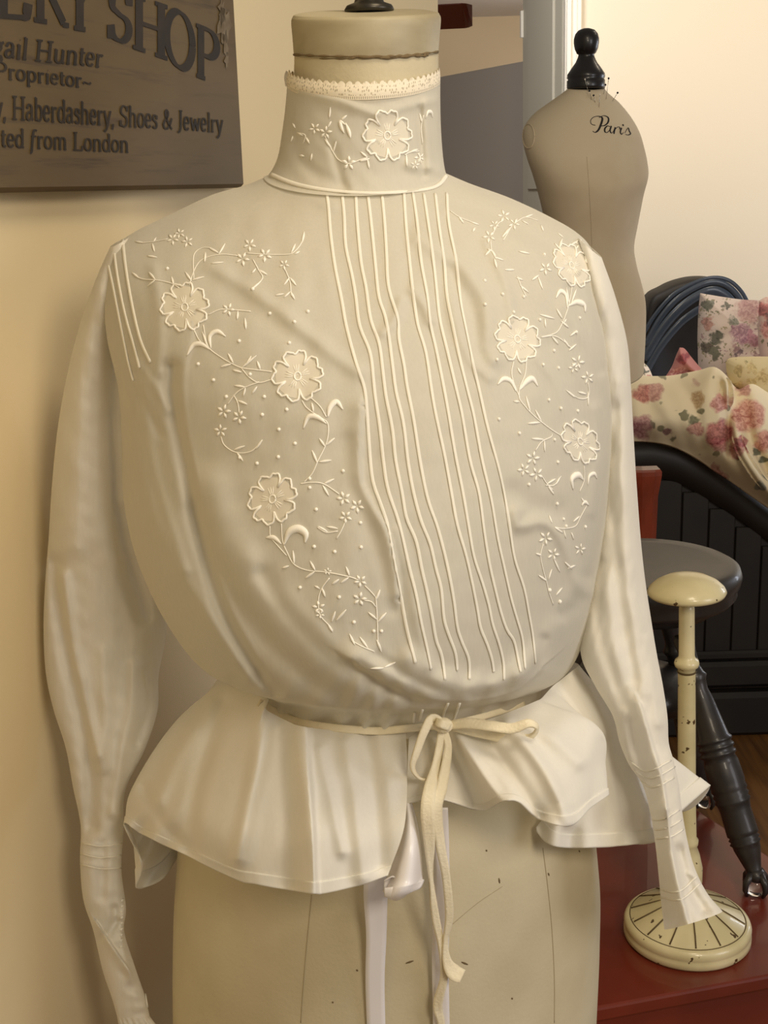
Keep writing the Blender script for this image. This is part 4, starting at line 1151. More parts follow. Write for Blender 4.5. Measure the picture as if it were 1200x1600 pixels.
E.curl([(806, 612), (798, 596), (786, 592), (777, 601)], 4.5); E.curl([(811, 610), (822, 596), (832, 592), (840, 604)], 5.5); E.leaf(814, 585, 120, 12); E.leaf(812, 628, 175, 10); E.leaf(828, 644, 105, 26); E.leaf(846, 660, 118, 22); E.leaf(844, 660, 185, 20)
st([(862, 678), (860, 683), (846, 690), (836, 704)]); E.leaf(850, 687, 175, 20); E.leaf(850, 688, -88, 18); E.dot(866, 687); st([(846, 744), (854, 756), (864, 766)]); E.leaf(854, 756, 30, 16); E.leaf(856, 760, -55, 16); E.leaf(868, 757, 60, 14); st([(852, 758), (865, 758), (876, 744)])
E.curl([(895, 765), (893, 748), (903, 742), (911, 750)], 6.5); E.curl([(918, 758), (920, 744), (928, 740), (932, 748)], 4); st([(912, 728), (912, 750), (905, 768)]); E.leaf(908, 778, -60, 12); E.curl([(908, 790), (913, 784), (920, 790)], 3.5); st([(916, 790), (906, 808), (898, 822), (880, 826), (866, 824)]); E.leaf(895, 815, 40, 14); E.leaf(862, 818, 110, 14); E.leaf(866, 824, -35, 16); E.leaf(880, 828, -75, 14); E.leaf(892, 832, -70, 12); E.dot(880, 811); E.dot(884, 822)
st([(848, 850), (844, 868), (848, 890), (853, 908), (857, 925), (864, 945)]); E.leaf(846, 868, 160, 10); E.leaf(854, 908, 145, 16); E.leaf(856, 906, 72, 18); E.leaf(864, 872, -65, 24); E.dot(858, 922, 4); E.dot(874, 940, 4); E.leaf(882, 878, -45, 16); E.leaf(868, 930, 50, 16); E.leaf(886, 888, 20, 14)
for p in ((757, 439), (758, 476), (785, 460), (802, 488), (818, 464), (776, 562), (872, 575), (848, 570), (857, 625), (876, 638), (902, 642), (811, 677), (871, 722), (826, 757), (870, 787), (900, 519), (905, 497), (865, 548), (914, 823), (843, 500), (779, 655), (850, 398)):
    E.dot(*p, r=3.2)
eo = E.t.build('embroidery', MAT['thread'], bod, label='raised white floral embroidery on the right breast of the photo')
for g_ in EL.grounds+E.grounds: g_.build('embroidered_petal_ground', MAT['net'], bod)
EC = Emb(Caster([collar]))
EC.bloom(605, 212, 40, 92, .95, 0)
for (x, y, r) in ((492, 201, 9), (509, 207, 10), (545, 255, 11), (655, 246, 8), (648, 258, 7)): EC.floret(x, y, r, rng.uniform(0, 72))
EC.stem([(508, 212), (515, 228), (522, 240), (530, 250), (545, 256), (562, 250), (574, 246)]); EC.leaf(515, 185, 85, 18); EC.leaf(512, 200, 60, 12); EC.leaf(521, 238, 75, 18); EC.leaf(518, 232, 125, 18); EC.leaf(574, 246, 140, 14); EC.leaf(574, 248, -80, 16); EC.leaf(562, 252, 15, 16)
EC.curl([(540, 195), (532, 190), (534, 200), (538, 208)], 3.5); EC.curl([(540, 192), (545, 205), (548, 216)], 3.5); EC.leaf(533, 188, 40, 12)
EC.stem([(470, 208), (478, 212), (474, 225)]); EC.leaf(474, 212, 150, 10); EC.leaf(478, 214, -60, 12); EC.leaf(476, 244, 170, 8); EC.leaf(488, 240, -100, 12); EC.leaf(462, 200, 120, 9); EC.leaf(455, 222, 70, 10)
EC.stem([(632, 242), (640, 238), (655, 236)]); EC.leaf(634, 240, -85, 20); EC.leaf(654, 238, -80, 18); EC.leaf(640, 238, 20, 14); EC.curl([(665, 185), (668, 175), (674, 176), (675, 184)], 3.5); EC.stem([(662, 180), (658, 200), (660, 225)]); EC.leaf(660, 192, 110, 16)
EC.t.build('embroidery', MAT['thread'], collar); [g_.build('embroidered_petal_ground', MAT['net'], collar) for g_ in EC.grounds]

# ================================================================== waist tie
CW = Caster([bod, pepL, pepR])
tie = thing('waist_tie', 'cream cotton tape tied in a bow at the blouse waist, ends hanging', 'ribbon tie', at(690.0, 1130.0, .86))
def sY(x, y, off):      # depth on the garment surface, pulled forward by off
    h = CW.hit(x, y)
    return (h[0][1] if h is not None else .87)-off
mb = MB()
pth = [(405, 1098), (430, 1112), (455, 1124), (485, 1132), (530, 1138), (590, 1142), (640, 1138), (680, 1134)]
ribbon_px(mb, [(x, y, sY(x, y, .004), 12, 0) for x, y in pth])
ribbon_px(mb, [(700, 1134, .858, 12, 0), (760, 1118, sY(760, 1118, .004), 10, 0), (820, 1100, sY(820, 1100, .004), 9, 0)])
mb.build('band', MAT['tape'], tie)
mb = MB()
th = np.linspace(0, 2*math.pi, 40)
ribbon_px(mb, [(694, 1133, .846, 14, 10), (676, 1122, .838, 15, 25), (664, 1140, .833, 14, 30), (652, 1172, .828, 13, 40), (645, 1198, .826, 12, 60), (654, 1214, .828, 11, 75), (670, 1217, .832, 11, 80),
               (684, 1204, .838, 11, 65), (687, 1180, .843, 11, 55), (689, 1155, .846, 12, 45), (694, 1138, .849, 13, 30)])
mb.build('bow_loop', MAT['tape'], tie)
mb = MB()
ribbon_px(mb, [(698, 1134, .846, 13, 10), (730, 1130, .838, 17, 20), (765, 1134, .832, 17, 25), (800, 1138, .828, 16, 15), (826, 1130, .827, 14, 30), (838, 1136, .830, 13, 70), (830, 1150, .836, 12, 55),
               (800, 1155, .842, 14, 20), (760, 1148, .847, 14, 10), (720, 1139, .849, 13, 10), (698, 1134, .851, 12, 10)])
mb.build('bow_loop', MAT['tape'], tie)
mb = MB()
kP_ = at(np.array(692.0), np.array(1133.0), np.array(.842))
mb.ball(kP_, .0058, 14, 1.3, (1, .1, -.2))
ribbon_px(mb, [(682, 1128, .838, 12, 0), (690, 1131, .8335, 13, 0), (702, 1136, .838, 12, 0)], .0012)
mb.build('knot', MAT['tape'], tie)
mb = MB()
ribbon_px(mb, [(690, 1140, .846, 10, 20), (682, 1190, .838, 13, 25), (672, 1232, .822, 20, 15), (668, 1270, .815, 22, 5), (671, 1320, .818, 17, 10), (673, 1370, .825, 9, 55), (680, 1430, .832, 12, 15), (690, 1480, .838, 11, 30),
               (694, 1525, .842, 12, 10), (684, 1570, .846, 15, 0), (690, 1604, .848, 11, 10), (692, 1680, .852, 12, 0)])
mb.build('tie_end', MAT['tape'], tie)
mb = MB()
ribbon_px(mb, [(694, 1140, .848, 10, 20), (700, 1170, .842, 12, 10), (690, 1230, .826, 18, 20), (682, 1262, .818, 20, 30), (688, 1320, .822, 16, 30), (697, 1370, .829, 13, 15), (702, 1430, .834, 13, 20), (696, 1470, .837, 9, 40), (698, 1500, .838, 14, 15), (708, 1518, .838, 24, 10), (722, 1526, .838, 22, 0)])
mb.build('tie_end', MAT['tape'], tie)

# ================================================================== white satin ribbon
sr = thing('satin_ribbon', 'white satin ribbon hanging below the blouse hem, curled loop beside the tape ends', 'ribbon', at(625.0, 1300.0, .83))
mb = MB()
ribbon_px(mb, [(592, 1330, .85, 36, 0), (587, 1390, .845, 38, 0), (588, 1460, .848, 32, 4), (586, 1530, .850, 30, 0), (588, 1620, .852, 29, 0), (588, 1700, .853, 29, 0)])
mb.build('tail', MAT['satin'], sr)
mb = MB()
ribbon_px(mb, [(690, 1262, .838, 20, 0), (690, 1330, .840, 24, 0), (690, 1420, .846, 26, 0), (688, 1500, .850, 26, 0), (690, 1620, .852, 26, 0)])
mb.build('tail', MAT['satin'], sr)
# conical twist widening to a rolled edge
mb = MB()
C = [[(633, 1250, .838), (636, 1250, .834), (639, 1250, .836), (642, 1252, .840)],
     [(630, 1285, .832), (638, 1285, .820), (646, 1285, .822), (651, 1287, .834)],
     [(620, 1325, .828), (632, 1326, .808), (648, 1326, .808), (657, 1328, .830)],
     [(606, 1366, .826), (622, 1374, .800), (645, 1374, .800), (660, 1370, .828)],
     [(601, 1384, .822), (615, 1388, .797), (640, 1384, .796), (662, 1376, .822)],
     [(599, 1392, .812), (612, 1402, .798), (634, 1396, .797), (655, 1388, .812)],
     [(602, 1390, .822), (615, 1406, .812), (632, 1400, .812), (644, 1384, .820)]]
gP, _, _ = colgrid(C, 60, 24)
mb.grid(gP); o = mb.build('loop', MAT['satin'], sr, solid=.0006)
mb = MB()
t = np.linspace(0, 1, 20)
ax0, ax1 = at(600.0, 1388.0, .805), at(643.0, 1384.0, .803)
rad = np.interp(t, [0, .3, 1], [.006, .0085, .0045])
an = np.linspace(-.6, 4.6, 26)
dv = np.array([0, -1.0, 0]); uvz = np.array([0, 0, 1.0])
G = (ax0+(ax1-ax0)*t[:, None])[:, None]+rad[:, None, None]*(np.cos(an)[None, :, None]*dv+np.sin(an)[None, :, None]*-uvz)
mb.grid(G); mb.build('curl', MAT['satin'], sr, solid=.0006)

# ================================================================== red table
TZ = .40
f1, f2 = atz(935.0, 1575.0, TZ), atz(1200.0, 1525.0, TZ)
q1, q2 = atz(1086.0, 1262.0, TZ), atz(1200.0, 1336.0, TZ)
def isect(a, b, c, d):
    A = np.array([[b[0]-a[0], -(d[0]-c[0])], [b[1]-a[1], -(d[1]-c[1])]])
    t = np.linalg.solve(A, np.array([c[0]-a[0], c[1]-a[1]])); return np.array(a[:2])+t[0]*np.array(b[:2]-a[:2])
Rc = isect(f1, f2, q1, q2)
fd = (f1-f2)[:2]; fd /= np.linalg.norm(fd)          # towards the left along the front
sd = (q1-q2)[:2]; sd /= np.linalg.norm(sd)          # along the right edge to the back
print('bench angle', math.degrees(math.acos(fd@sd)), 'corner', Rc)
Lw = np.linalg.norm(f1[:2]-Rc)+.05; Ld = np.linalg.norm(q1[:2]-Rc)+.12
def tpt(a, b): return Rc+fd*a+sd*b
cen = tpt(Lw/2, Ld/2)
tb = thing('side_table', 'low red painted table carrying the cream hat stand and black stool', 'table', (cen[0], cen[1], 0))
def quadslab(mb, pts, z0, z1):
    V = [[p[0], p[1], z] for z in (z0, z1) for p in pts]
    mb.add(V, [(0, 1, 2, 3), (4, 7, 6, 5), (0, 4, 5, 1), (1, 5, 6, 2), (2, 6, 7, 3), (3, 7, 4, 0)])
mb = MB(); quadslab(mb, [tpt(0, 0), tpt(Lw, 0), tpt(Lw, Ld), tpt(0, Ld)], TZ-.022, TZ)
o = mb.build('tabletop', MAT['red'], tb, smooth=False)
bv = o.modifiers.new('bevel', 'BEVEL'); bv.width = .004; bv.segments = 2
mb = MB()
i = .012
for (p, q) in ((tpt(i, i), tpt(Lw-i, i)), (tpt(i, Ld-i), tpt(Lw-i, Ld-i))):
    quadslab(mb, [p, q, q+sd*.015, p+sd*.015], TZ-.10, TZ-.022)
for (p, q) in ((tpt(i, i), tpt(i, Ld-i)), (tpt(Lw-i, i), tpt(Lw-i, Ld-i))):
    quadslab(mb, [p, q, q+fd*.015, p+fd*.015], TZ-.10, TZ-.022)
mb.build('apron', MAT['red'], tb, smooth=False)
for (a, b) in ((.035, .035), (Lw-.035, .035), (.035, Ld-.035), (Lw-.035, Ld-.035)):
    mb = MB(); p = tpt(a, b)
    mb.lathe([(.015, 0), (.020, .18), (.024, TZ-.10), (.024, TZ-.022)], (p[0], p[1], 0), 16)
    mb.build('leg', MAT['red'], tb)

# ================================================================== hat stand
hc = atz(1073.0, 1462.0, TZ)
hc[2] = TZ
top = at(1073.0, 926.0, hc[1])
hax = top-hc; hax /= np.linalg.norm(hax)
hs = thing('hat_stand', 'chipped cream mushroom-topped hat stand with fluted round base on the red table', 'hat stand', hc)
mb = MB()
rb = .0850
prof = [(rb*.96, 0), (rb, .004), (rb, .011), (rb*.985, .0135), (rb*.99, .016), (rb, .021), (rb*.98, .0255), (rb*.93, .029), (rb*.9, .0285), (rb*.87, .031), (rb*.6, .042), (rb*.42, .050), (rb*.26, .0545), (rb*.18, .055)]
mb.lathe(prof, hc, 72)
mb.build('base', MAT['cream'], hs)
mb = MB()
for k in range(14):
    an = k*2*math.pi/14+.12
    pts = []
    for (r, h) in ((rb*.885, .0302), (rb*.7, .0384), (rb*.5, .0466), (rb*.34, .0523), (rb*.22, .0550)):
        aa = an+.10*(1-r/rb)
        pts.append((hc[0]+r*math.cos(aa), hc[1]+r*math.sin(aa), hc[2]+h+.0004))
    mb.tube(pts, [.0011, .0010, .0009, .0007, .0006], 6)
an = np.linspace(0, 2*math.pi, 60)
mb.tube(np.stack([hc[0]+rb*.905*np.cos(an), hc[1]+rb*.905*np.sin(an), 0*an+hc[2]+.0290], 1), .0007, 5)
mb.build('fluting_line', MAT['groove'], hs)
zt = top[2]-TZ
print('hat stand height', zt)
def pz_(y): return float(at(1075.0, y, hc[1])[2])-TZ
mb = MB()
z_top, z_ring = pz_(945.0), pz_(1037.0)
mb.lathe([(.0135, .053), (.017, .060), (.0205, .085), (.021, .105), (.017, .125), (.013, .137), (.0150, .140), (.0155, .146), (.0128, .150), (.0120, .20), (.0112, z_ring-.012), (.0112, z_ring-.006), (.0150, z_ring-.003), (.0160, z_ring+.001), (.0150, z_ring+.005), (.0112, z_ring+.008), (.0102, z_ring+.012), (.0098, z_top-.004), (.0085, z_top), (.0060, z_top+.002), (.0060, z_top+.016)], hc, 32, hax)
mb.build('pole', MAT['cream'], hs)
mb = MB()
mb.lathe([(.0101, z_ring-.0135), (.0125, z_ring-.0105), (.0118, z_ring-.009)], hc, 32, hax, cap=False)
mb.build('worn_collar', MAT['groove'], hs)
mb = MB()
mb.lathe([(.0070, z_top+.001), (.0075, z_top+.006), (.0070, z_top+.012)], hc, 24, hax, cap=False)
mb.build('worn_collar', MAT['groove'], hs)
mb = MB()
rd = .0495
mb.lathe([(.008, z_top+.010), (rd*.75, z_top+.011), (rd*.96, z_top+.014), (rd, z_top+.018), (rd*.95, z_top+.023), (rd*.8, z_top+.030), (rd*.55, z_top+.0365), (rd*.3, z_top+.0395), (rd*.05, z_top+.0405)], hc, 64, hax)
mb.build('crown_rest', MAT['cream'], hs)

# ================================================================== piano stool
sc0 = at(1006.0, 884.0, 1.80)
footp = atz(1178.0, 1398.0, TZ)
stl = thing('piano_stool', 'black round-seated piano stool with turned splayed legs and glass ball feet', 'stool', (sc0[0], sc0[1], TZ))
zs = sc0[2]
rs = .142
mb = MB()
mb.lathe([(.03, -.066), (rs*.74, -.064), (rs*.80, -.056), (rs*.84, -.050), (rs*.93, -.046), (rs*.97, -.038), (rs*.955, -.032), (rs, -.022), (rs*1.015, -.010), (rs*.99, .001), (rs*.93, .006), (rs*.8, .004), (rs*.4, .001), (.004, 0)], sc0, 72)
mb.build('seat', MAT['black'], stl)
mb = MB()
mb.lathe([(.016, -.20), (.016, -.06)], sc0, 20); mb.lathe([(.05, -.225), (.085, -.215), (.088, -.19), (.07, -.175), (.03, -.165)], sc0, 40)
mb.build('screw_hub', MAT['black'], stl)
off = footp[:2]-sc0[:2]
print('stool foot off', off)
for k in range(4):
    ca, sa = math.cos(k*math.pi/2), math.sin(k*math.pi/2)
    o2 = np.array([ca*off[0]-sa*off[1], sa*off[0]+ca*off[1]])
    if k == 1: o2 = atz(1100.0, 1262.0, TZ)[:2]-sc0[:2]
    a_ = np.array([sc0[0]+o2[0]*.34, sc0[1]+o2[1]*.34, zs-.085]); b_ = np.array([sc0[0]+o2[0], sc0[1]+o2[1], TZ+.034])
    L = np.linalg.norm(b_-a_); ax = (b_-a_)/L
    pr = [(.010, 0), (.013, .01), (.011, .03), (.010, .05), (.0125, .06), (.0155, .065), (.0125, .072), (.0115, .085), (.014, .10), (.0195, .155)]
    h = .155
    for q in range(3):
        pr += [(.0225, h+.004), (.0225, h+.007), (.0195, h+.010)]; h += .010
    pr += [(.0215, h+.008), (.0225, h+.035), (.0215, h+.042)]; h += .044
    for q in range(3):
        pr += [(.0225, h+.004), (.0205, h+.008)]; h += .008
    pr += [(.019, h+.01), (.0195, h+.04)]; h += .042
    for q in range(3):
        pr += [(.0195, h+.003), (.017, h+.006)]; h += .006
    k2 = (L-h)
    pr += [(.0165, h+k2*.15), (.013, h+k2*.5), (.0095, h+k2*.85), (.011, L)]
    pr = [(r_*1.17, h_) for r_, h_ in pr]
    mb = MB(); mb.lathe(pr, a_, 24, axis=ax)
    lg = mb.build('leg', MAT['black'], stl)
    # metal claw gripping a glass ball
    bc = np.array([b_[0]+ax[0]*.004, b_[1]+ax[1]*.004, TZ+.017])
    mb = MB(); mb.ball(bc+np.array([0, 0, .016]), .014, 10, .8)
    for q in range(4):
        an = q*math.pi/2+.5
        d = np.array([math.cos(an), math.sin(an), 0])
        mb.tube([bc+np.array([0, 0, .020])+d*.008, bc+d*.0185+np.array([0, 0, .008]), bc+d*.0195+np.array([0, 0, -.003]), bc+d*.015+np.array([0, 0, -.013])], [.006, .005, .004, .0025], 8)
    mb.build('claw_foot', MAT['black'], lg)
    mb = MB(); mb.ball(bc, .0168, 16); mb.build('glass_ball', MAT['glass'], lg, label='clear glass ball')

# ================================================================== cherry chair (back post showing)
cp = at(1008.0, 733.0, 2.25)
ch = thing('chair', 'reddish cherry wood chair, one back post showing behind the black stool', 'chair', (cp[0]-.15, cp[1]+.18, 0))
hw = .0215
for s_ in (0, 1):
    px_ = cp[0]-s_*.33
    mb = MB()
    zt_ = cp[2]+.005
    pts = [(px_, cp[1], 0), (px_, cp[1], .40), (px_, cp[1], zt_-.14), (px_, cp[1], zt_-.03), (px_, cp[1], zt_)]
    secs = []
    for (z, w, d, y) in ((0, .016, .016, 0), (.42, .019, .018, 0), (zt_-.13, .019, .016, -.005), (zt_-.05, .0195, .016, -.01), (zt_-.012, .0245, .018, -.012), (zt_-.004, .0245, .018, -.012), (zt_, .022, .016, -.012)):
        secs.append([(px_-w, cp[1]+y-d, z), (px_-w*.5, cp[1]+y-d*1.15, z), (px_+w*.5, cp[1]+y-d*1.15, z), (px_+w, cp[1]+y-d, z), (px_+w, cp[1]+y+d, z), (px_-w, cp[1]+y+d, z)])
    mb.grid(np.array(secs), closeu=True); mb.f.append(tuple(range(6))[::-1]); mb.f.append(tuple(6*6+q for q in range(6)))
    mb.build('back_post', MAT['cherry'], ch, smooth=False)
    mb = MB(); mb.lathe([(.014, 0), (.019, .2), (.02, .43)], (px_, cp[1]+.25, 0), 16); mb.build('front_leg', MAT['cherry'], ch)
mb = MB(); mb.box((cp[0]-.165, cp[1]+.125, .44), (.19, .145, .018), None, .008); mb.build('seat', MAT['cherry'], ch, smooth=False)
mb = MB(); mb.box((cp[0]-.165, cp[1], cp[2]-.06), (.145, .010, .035), None, .006); mb.box((cp[0]-.165, cp[1], cp[2]-.22), (.145, .010, .025), None, .006); mb.build('back_rail', MAT['cherry'], ch, smooth=False)

# ================================================================== second form
PY = 2.78
prow = [(888, 138, 944, 138, 141, .034, .034), (878, 146, 952, 147, 152, .045, .045), (858, 160, 968, 161, 170, .062, .06), (834, 178, 986, 183, 196, .080, .07), (820, 197, 999, 206, 222, .092, .075),
        (817, 218, 1007, 232, 250, .104, .078), (822, 242, 1012, 256, 274, .112, .078), (832, 272, 1013, 276, 296, .114, .076), (842, 306, 1006, 304, 322, .106, .074), (851, 345, 998, 345, 362, .092, .070),
        (858, 385, 991, 385, 402, .082, .066), (858, 415, 995, 415, 432, .084, .068), (852, 445, 1003, 445, 464, .092, .074), (845, 475, 1009, 475, 496, .100, .08), (842, 520, 1009, 520, 545, .104, .084), (843, 560, 1007, 560, 588, .104, .084), (844, 580, 1006, 580, 610, .103, .083)]
pP = ringbody(prow, 130, 90, PY)
pc = pP[-1].mean(0)
pf = thing('display_form', 'smaller beige linen bust form marked Paris with black turned finial behind the blouse', 'dress form', (pc[0], PY, 0))
mb = MB(); mb.grid(pP, closeu=True); mb.f.append(tuple(129*90+i for i in range(90))); mb.f.append(tuple(range(90))[::-1])
ptor = mb.build('torso', MAT['linen'], pf)
CP = Caster([ptor])
# turned finial
kb = at(915.5, 139.0, PY); uu = PY/1950*1.0
mb = MB()
mb.lathe([(27.5*uu, 0), (28*uu, 3*uu), (28*uu, 12*uu), (26.5*uu, 13.5*uu), (28*uu, 16*uu), (27.5*uu, 21*uu), (22*uu, 29*uu), (16*uu, 37*uu), (12.5*uu, 44*uu), (11.5*uu, 48*uu), (14*uu, 50*uu), (17*uu, 56*uu), (18.5*uu, 64*uu), (18.5*uu, 70*uu), (16.5*uu, 77*uu), (12*uu, 82*uu), (5*uu, 84.5*uu), (.5*uu, 85*uu)], kb, 44)
mb.build('finial', MAT['ebony'], pf)
# armhole plate
mb = MB()
pl = [(826+9*math.cos(q), 213+19*math.sin(q)) for q in np.linspace(0, 2*math.pi, 24)]
P, Nn = CP.path(pl, .0005)
if len(P) > 5: mb.tube(P, .0012, 6)
mb.build('armhole_piping', MAT['linen'], pf)
mb = MB()
for pl in ([(917, 245), (921, 300), (924, 360), (926, 430), (925, 520)],):
    P, Nn = CP.path(dens(pl, 6), .0002); mb.tube(P, .0008, 5, flat=(Nn, .5))
mb.build('seam', MAT['linen'], pf)
# Paris, in copperplate strokes
mb = MB()
def script(pts, w0, w1, closed=False):
    pl = dens(pts, 1.2)
    P, Nn = CP.path(pl, .0007)
    if len(P) < 3: return
    dy = np.gradient(pl[:len(P), 1]); dx = np.gradient(pl[:len(P), 0])
    k = np.clip(dy/(np.hypot(dx, dy)+1e-9), 0, 1)
    r = (w0+(w1-w0)*k)*PY/1950*.66
    mb.tube(P, r, 6, flat=(Nn, .3))
script([(930, 196), (924, 194), (923, 188), (928, 183), (936, 182), (941, 185), (939, 194), (935, 203), (930, 207), (926, 205)], .8, 2.6)
script([(936, 184), (943, 181), (950, 184), (950, 191), (945, 196), (939, 197)], .8, 2.2)
script([(953, 198), (949, 197), (945, 201), (945, 206), (949, 207), (953, 202), (955, 197), (953, 204), (955, 208), (958, 206)], .8, 2.0)
script([(958, 206), (961, 199), (960, 204), (959, 209)], .8, 2.0); script([(960, 204), (964, 199), (968, 199), (968, 202)], .7, 1.4)
script([(971, 200), (969, 206), (971, 210), (974, 207)], .8, 2.0); script([(972.5, 195), (973.2, 196)], 2.0, 2.0)
script([(976, 208), (981, 200), (983, 205), (985, 209), (981, 211), (977, 210)], .8, 2.0)
script([(973, 194.5), (973.4, 195.6), (973, 196.4)], 2.4, 2.4)
mb.build('lettering', MAT['ink'], pf)
mb = MB(); mb.lathe([(.012, .03), (.012, pc[2]+.05)], (pc[0], PY, 0), 16); mb.build('pole', MAT['ebony'], pf)
mb = MB()
for k in range(3):
    an = .9+k*2*math.pi/3; d = np.array([math.cos(an), math.sin(an), 0]); c0 = np.array([pc[0], PY, 0])
    mb.tube([c0+np.array([0, 0, .13]), c0+d*.09+np.array([0, 0, .09]), c0+d*.16+np.array([0, 0, .012])], [.014, .012, .010], 10)
mb.build('tripod_base', MAT['ebony'], pf)
# pins stuck at the neck
PINS = [((951, 122.5), (947, 155), 'black'), ((946, 132.5), (943, 147), 'black'), ((921, 142), (924, 156), 'black'), ((927.5, 149), (930, 160), 'black'), ((965, 145), (957, 158), 'black'),
        ((914, 124), (919, 143), 'pale'), ((937, 148), (936, 168), 'pale')]
CN = Caster([ptor])
for (hx, hy), (ex, ey), kk in PINS:
    h = CN.hit(ex, ey)
    e = h[0] if h is not None else at(float(ex), float(ey), PY-.03)
    head = at(float(hx), float(hy), e[1]-.012)
    dirn = (e-head)/np.linalg.norm(e-head)
    e2 = e+dirn*.004
    if kk == 'black':
        p = thing('dressmaker_pin', 'black-headed dressmaker pin stuck in the neck of the small linen form', 'pin', e, 'black-headed pins in the linen form')
    else:
        p = thing('dressmaker_pin', 'pale-headed dressmaker pin below the finial of the small linen form', 'pin', e, 'pale-headed pins in the linen form')
    mb = MB(); mb.tube([head, e2], .0005, 6); mb.build('shaft', MAT['steel'], p)
    mb = MB(); mb.ball(head, .0022 if kk == 'black' else .0016, 8); mb.build('pin_head', MAT['ink'] if kk == 'black' else MAT['trimpaint'], p)

# ================================================================== bed
BY = 3.02
def bx(px, y=750.0, Y=BY): return float(at(float(px), y, Y)[0])
xl_ = bx(968); xr_ = xl_+1.05
bed = thing('bed', 'dark sleigh bed with boarded footboard and curved dark headboard with bluish painted sheen', 'bed', ((xl_+xr_)/2, 3.8, 0))
# footboard: curved top rail, vertical boards, base moulding
tops = np.array([(960, 700), (985, 692), (1020, 690), (1060, 700), (1100, 722), (1150, 755), (1200, 792), (1260, 835), (1330, 870), (1420, 880)], float)
tw_ = at(tops[:, 0], tops[:, 1], BY)
xs = np.linspace(xl_, xr_, 60)
zt2 = np.interp(xs, tw_[:, 0], tw_[:, 2])
mb = MB()
pan = []
for x, z in zip(xs, zt2):
    pan.append([(x, BY, .12), (x, BY, z-.075), (x, BY+.03, z-.075), (x, BY+.03, .12)])
mb.grid(np.array(pan), closeu=True)
fb = mb.build('footboard', MAT['bedblack'], bed, smooth=False)
mb = MB()
rail = []
for x, z in zip(xs, zt2):
    rail.append([(x, BY-.012, z-.085), (x, BY-.016, z-.03), (x, BY-.008, z-.004), (x, BY+.02, z), (x, BY+.045, z-.01), (x, BY+.045, z-.085)])
mb.grid(np.array(rail), closeu=True); mb.f.append(tuple(range(6))); mb.f.append(tuple(59*6+q for q in range(6))[::-1])
mb.build('top_rail', MAT['bedblack'], fb)
mb = MB()
px0 = xl_+.02; k = 0
while px0 < xr_-.05:
    w_ = .068
    z1 = float(np.interp(px0+w_/2, xs, zt2))-.085
    mb.box((px0+w_/2, BY-.004, (.14+z1)/2), (w_/2-.0015, .005, (z1-.14)/2), None, .002)
    px0 += w_
mb.build('board', MAT['bedblack'], fb, smooth=False)
mb = MB()
mb.box(((xl_+xr_)/2, BY-.012, .165), ((xr_-xl_)/2, .018, .035), None, .01); mb.box(((xl_+xr_)/2, BY-.018, .06), ((xr_-xl_)/2+.01, .026, .06), None, .012)
mb.box(((xl_+xr_)/2, BY-.010, .215), ((xr_-xl_)/2, .010, .012), None, .006)
mb.build('base_moulding', MAT['bedblack'], fb, smooth=False)
for s_ in (0, 1):
    mb = MB(); x = xl_ if s_ == 0 else xr_
    mb.box((x, BY+.8, .30), (.02, .78, .10), None, .006); mb.build('side_rail', MAT['bedblack'], bed, smooth=False)
mb = MB(); mb.box(((xl_+xr_)/2, BY+.82, .46), ((xr_-xl_)/2-.03, .76, .10), None, .05); mb.build('mattress', MAT['ceil'], bed, smooth=False)
# headboard: arched end with stepped mouldings
HY = 4.35
out_px = [(1000, 640), (1004, 560), (1012, 474), (1040, 450), (1070, 438), (1100, 434), (1128, 438), (1150, 455), (1168, 482), (1185, 520), (1200, 545), (1235, 560), (1300, 565), (1380, 600), (1400, 700)]
oc = dens(out_px, 10)
O = at(oc[:, 0], oc[:, 1], HY)
mb = MB()
cen_ = np.array([O[:, 0].mean(), HY, .35])
rows = []
for (f, yy) in ((1.0, .10), (1.0, -.02), (.985, -.035), (.955, -.035), (.945, -.015), (.915, -.010), (.905, .005), (.87, .01), (.86, .022), (.4, .026), (.05, .026)):
    q = cen_+(O-cen_)*f; q[:, 1] = HY+yy
    rows.append(q)
rows = np.array(rows)
mb.grid(rows)
hb = mb.build('headboard', MAT['bedblack'], bed)
for pl, r in (([(1008, 540), (1030, 500), (1055, 470), (1085, 450), (1112, 441), (1134, 445), (1152, 461), (1164, 482)], .010), ([(1006, 562), (1034, 515), (1064, 481), (1094, 460), (1115, 454), (1133, 461), (1147, 476)], .016),
              ([(1005, 590), (1030, 545), (1060, 508), (1085, 488), (1100, 480)], .013), ([(1004, 525), (1022, 494), (1050, 462), (1082, 443), (1112, 434), (1138, 438), (1158, 455), (1172, 480)], .007)):
    mb = MB(); q = dens(pl, 5); mb.tube(at(q[:, 0], q[:, 1], HY-.036), r*1.0, 14, flat=(np.tile([0, -1.0, 0], (len(q), 1)), .28)); mb.build('moulding', MAT['bedsheen'], hb, label='curved moulding with slate blue painted window sheen')
for s_ in (0, 1):
    mb = MB(); x = xl_+.02 if s_ == 0 else xr_-.02
    mb.box((x, HY+.04, .30), (.03, .03, .30), None, .006); mb.build('post', MAT['bedblack'], bed, smooth=False)

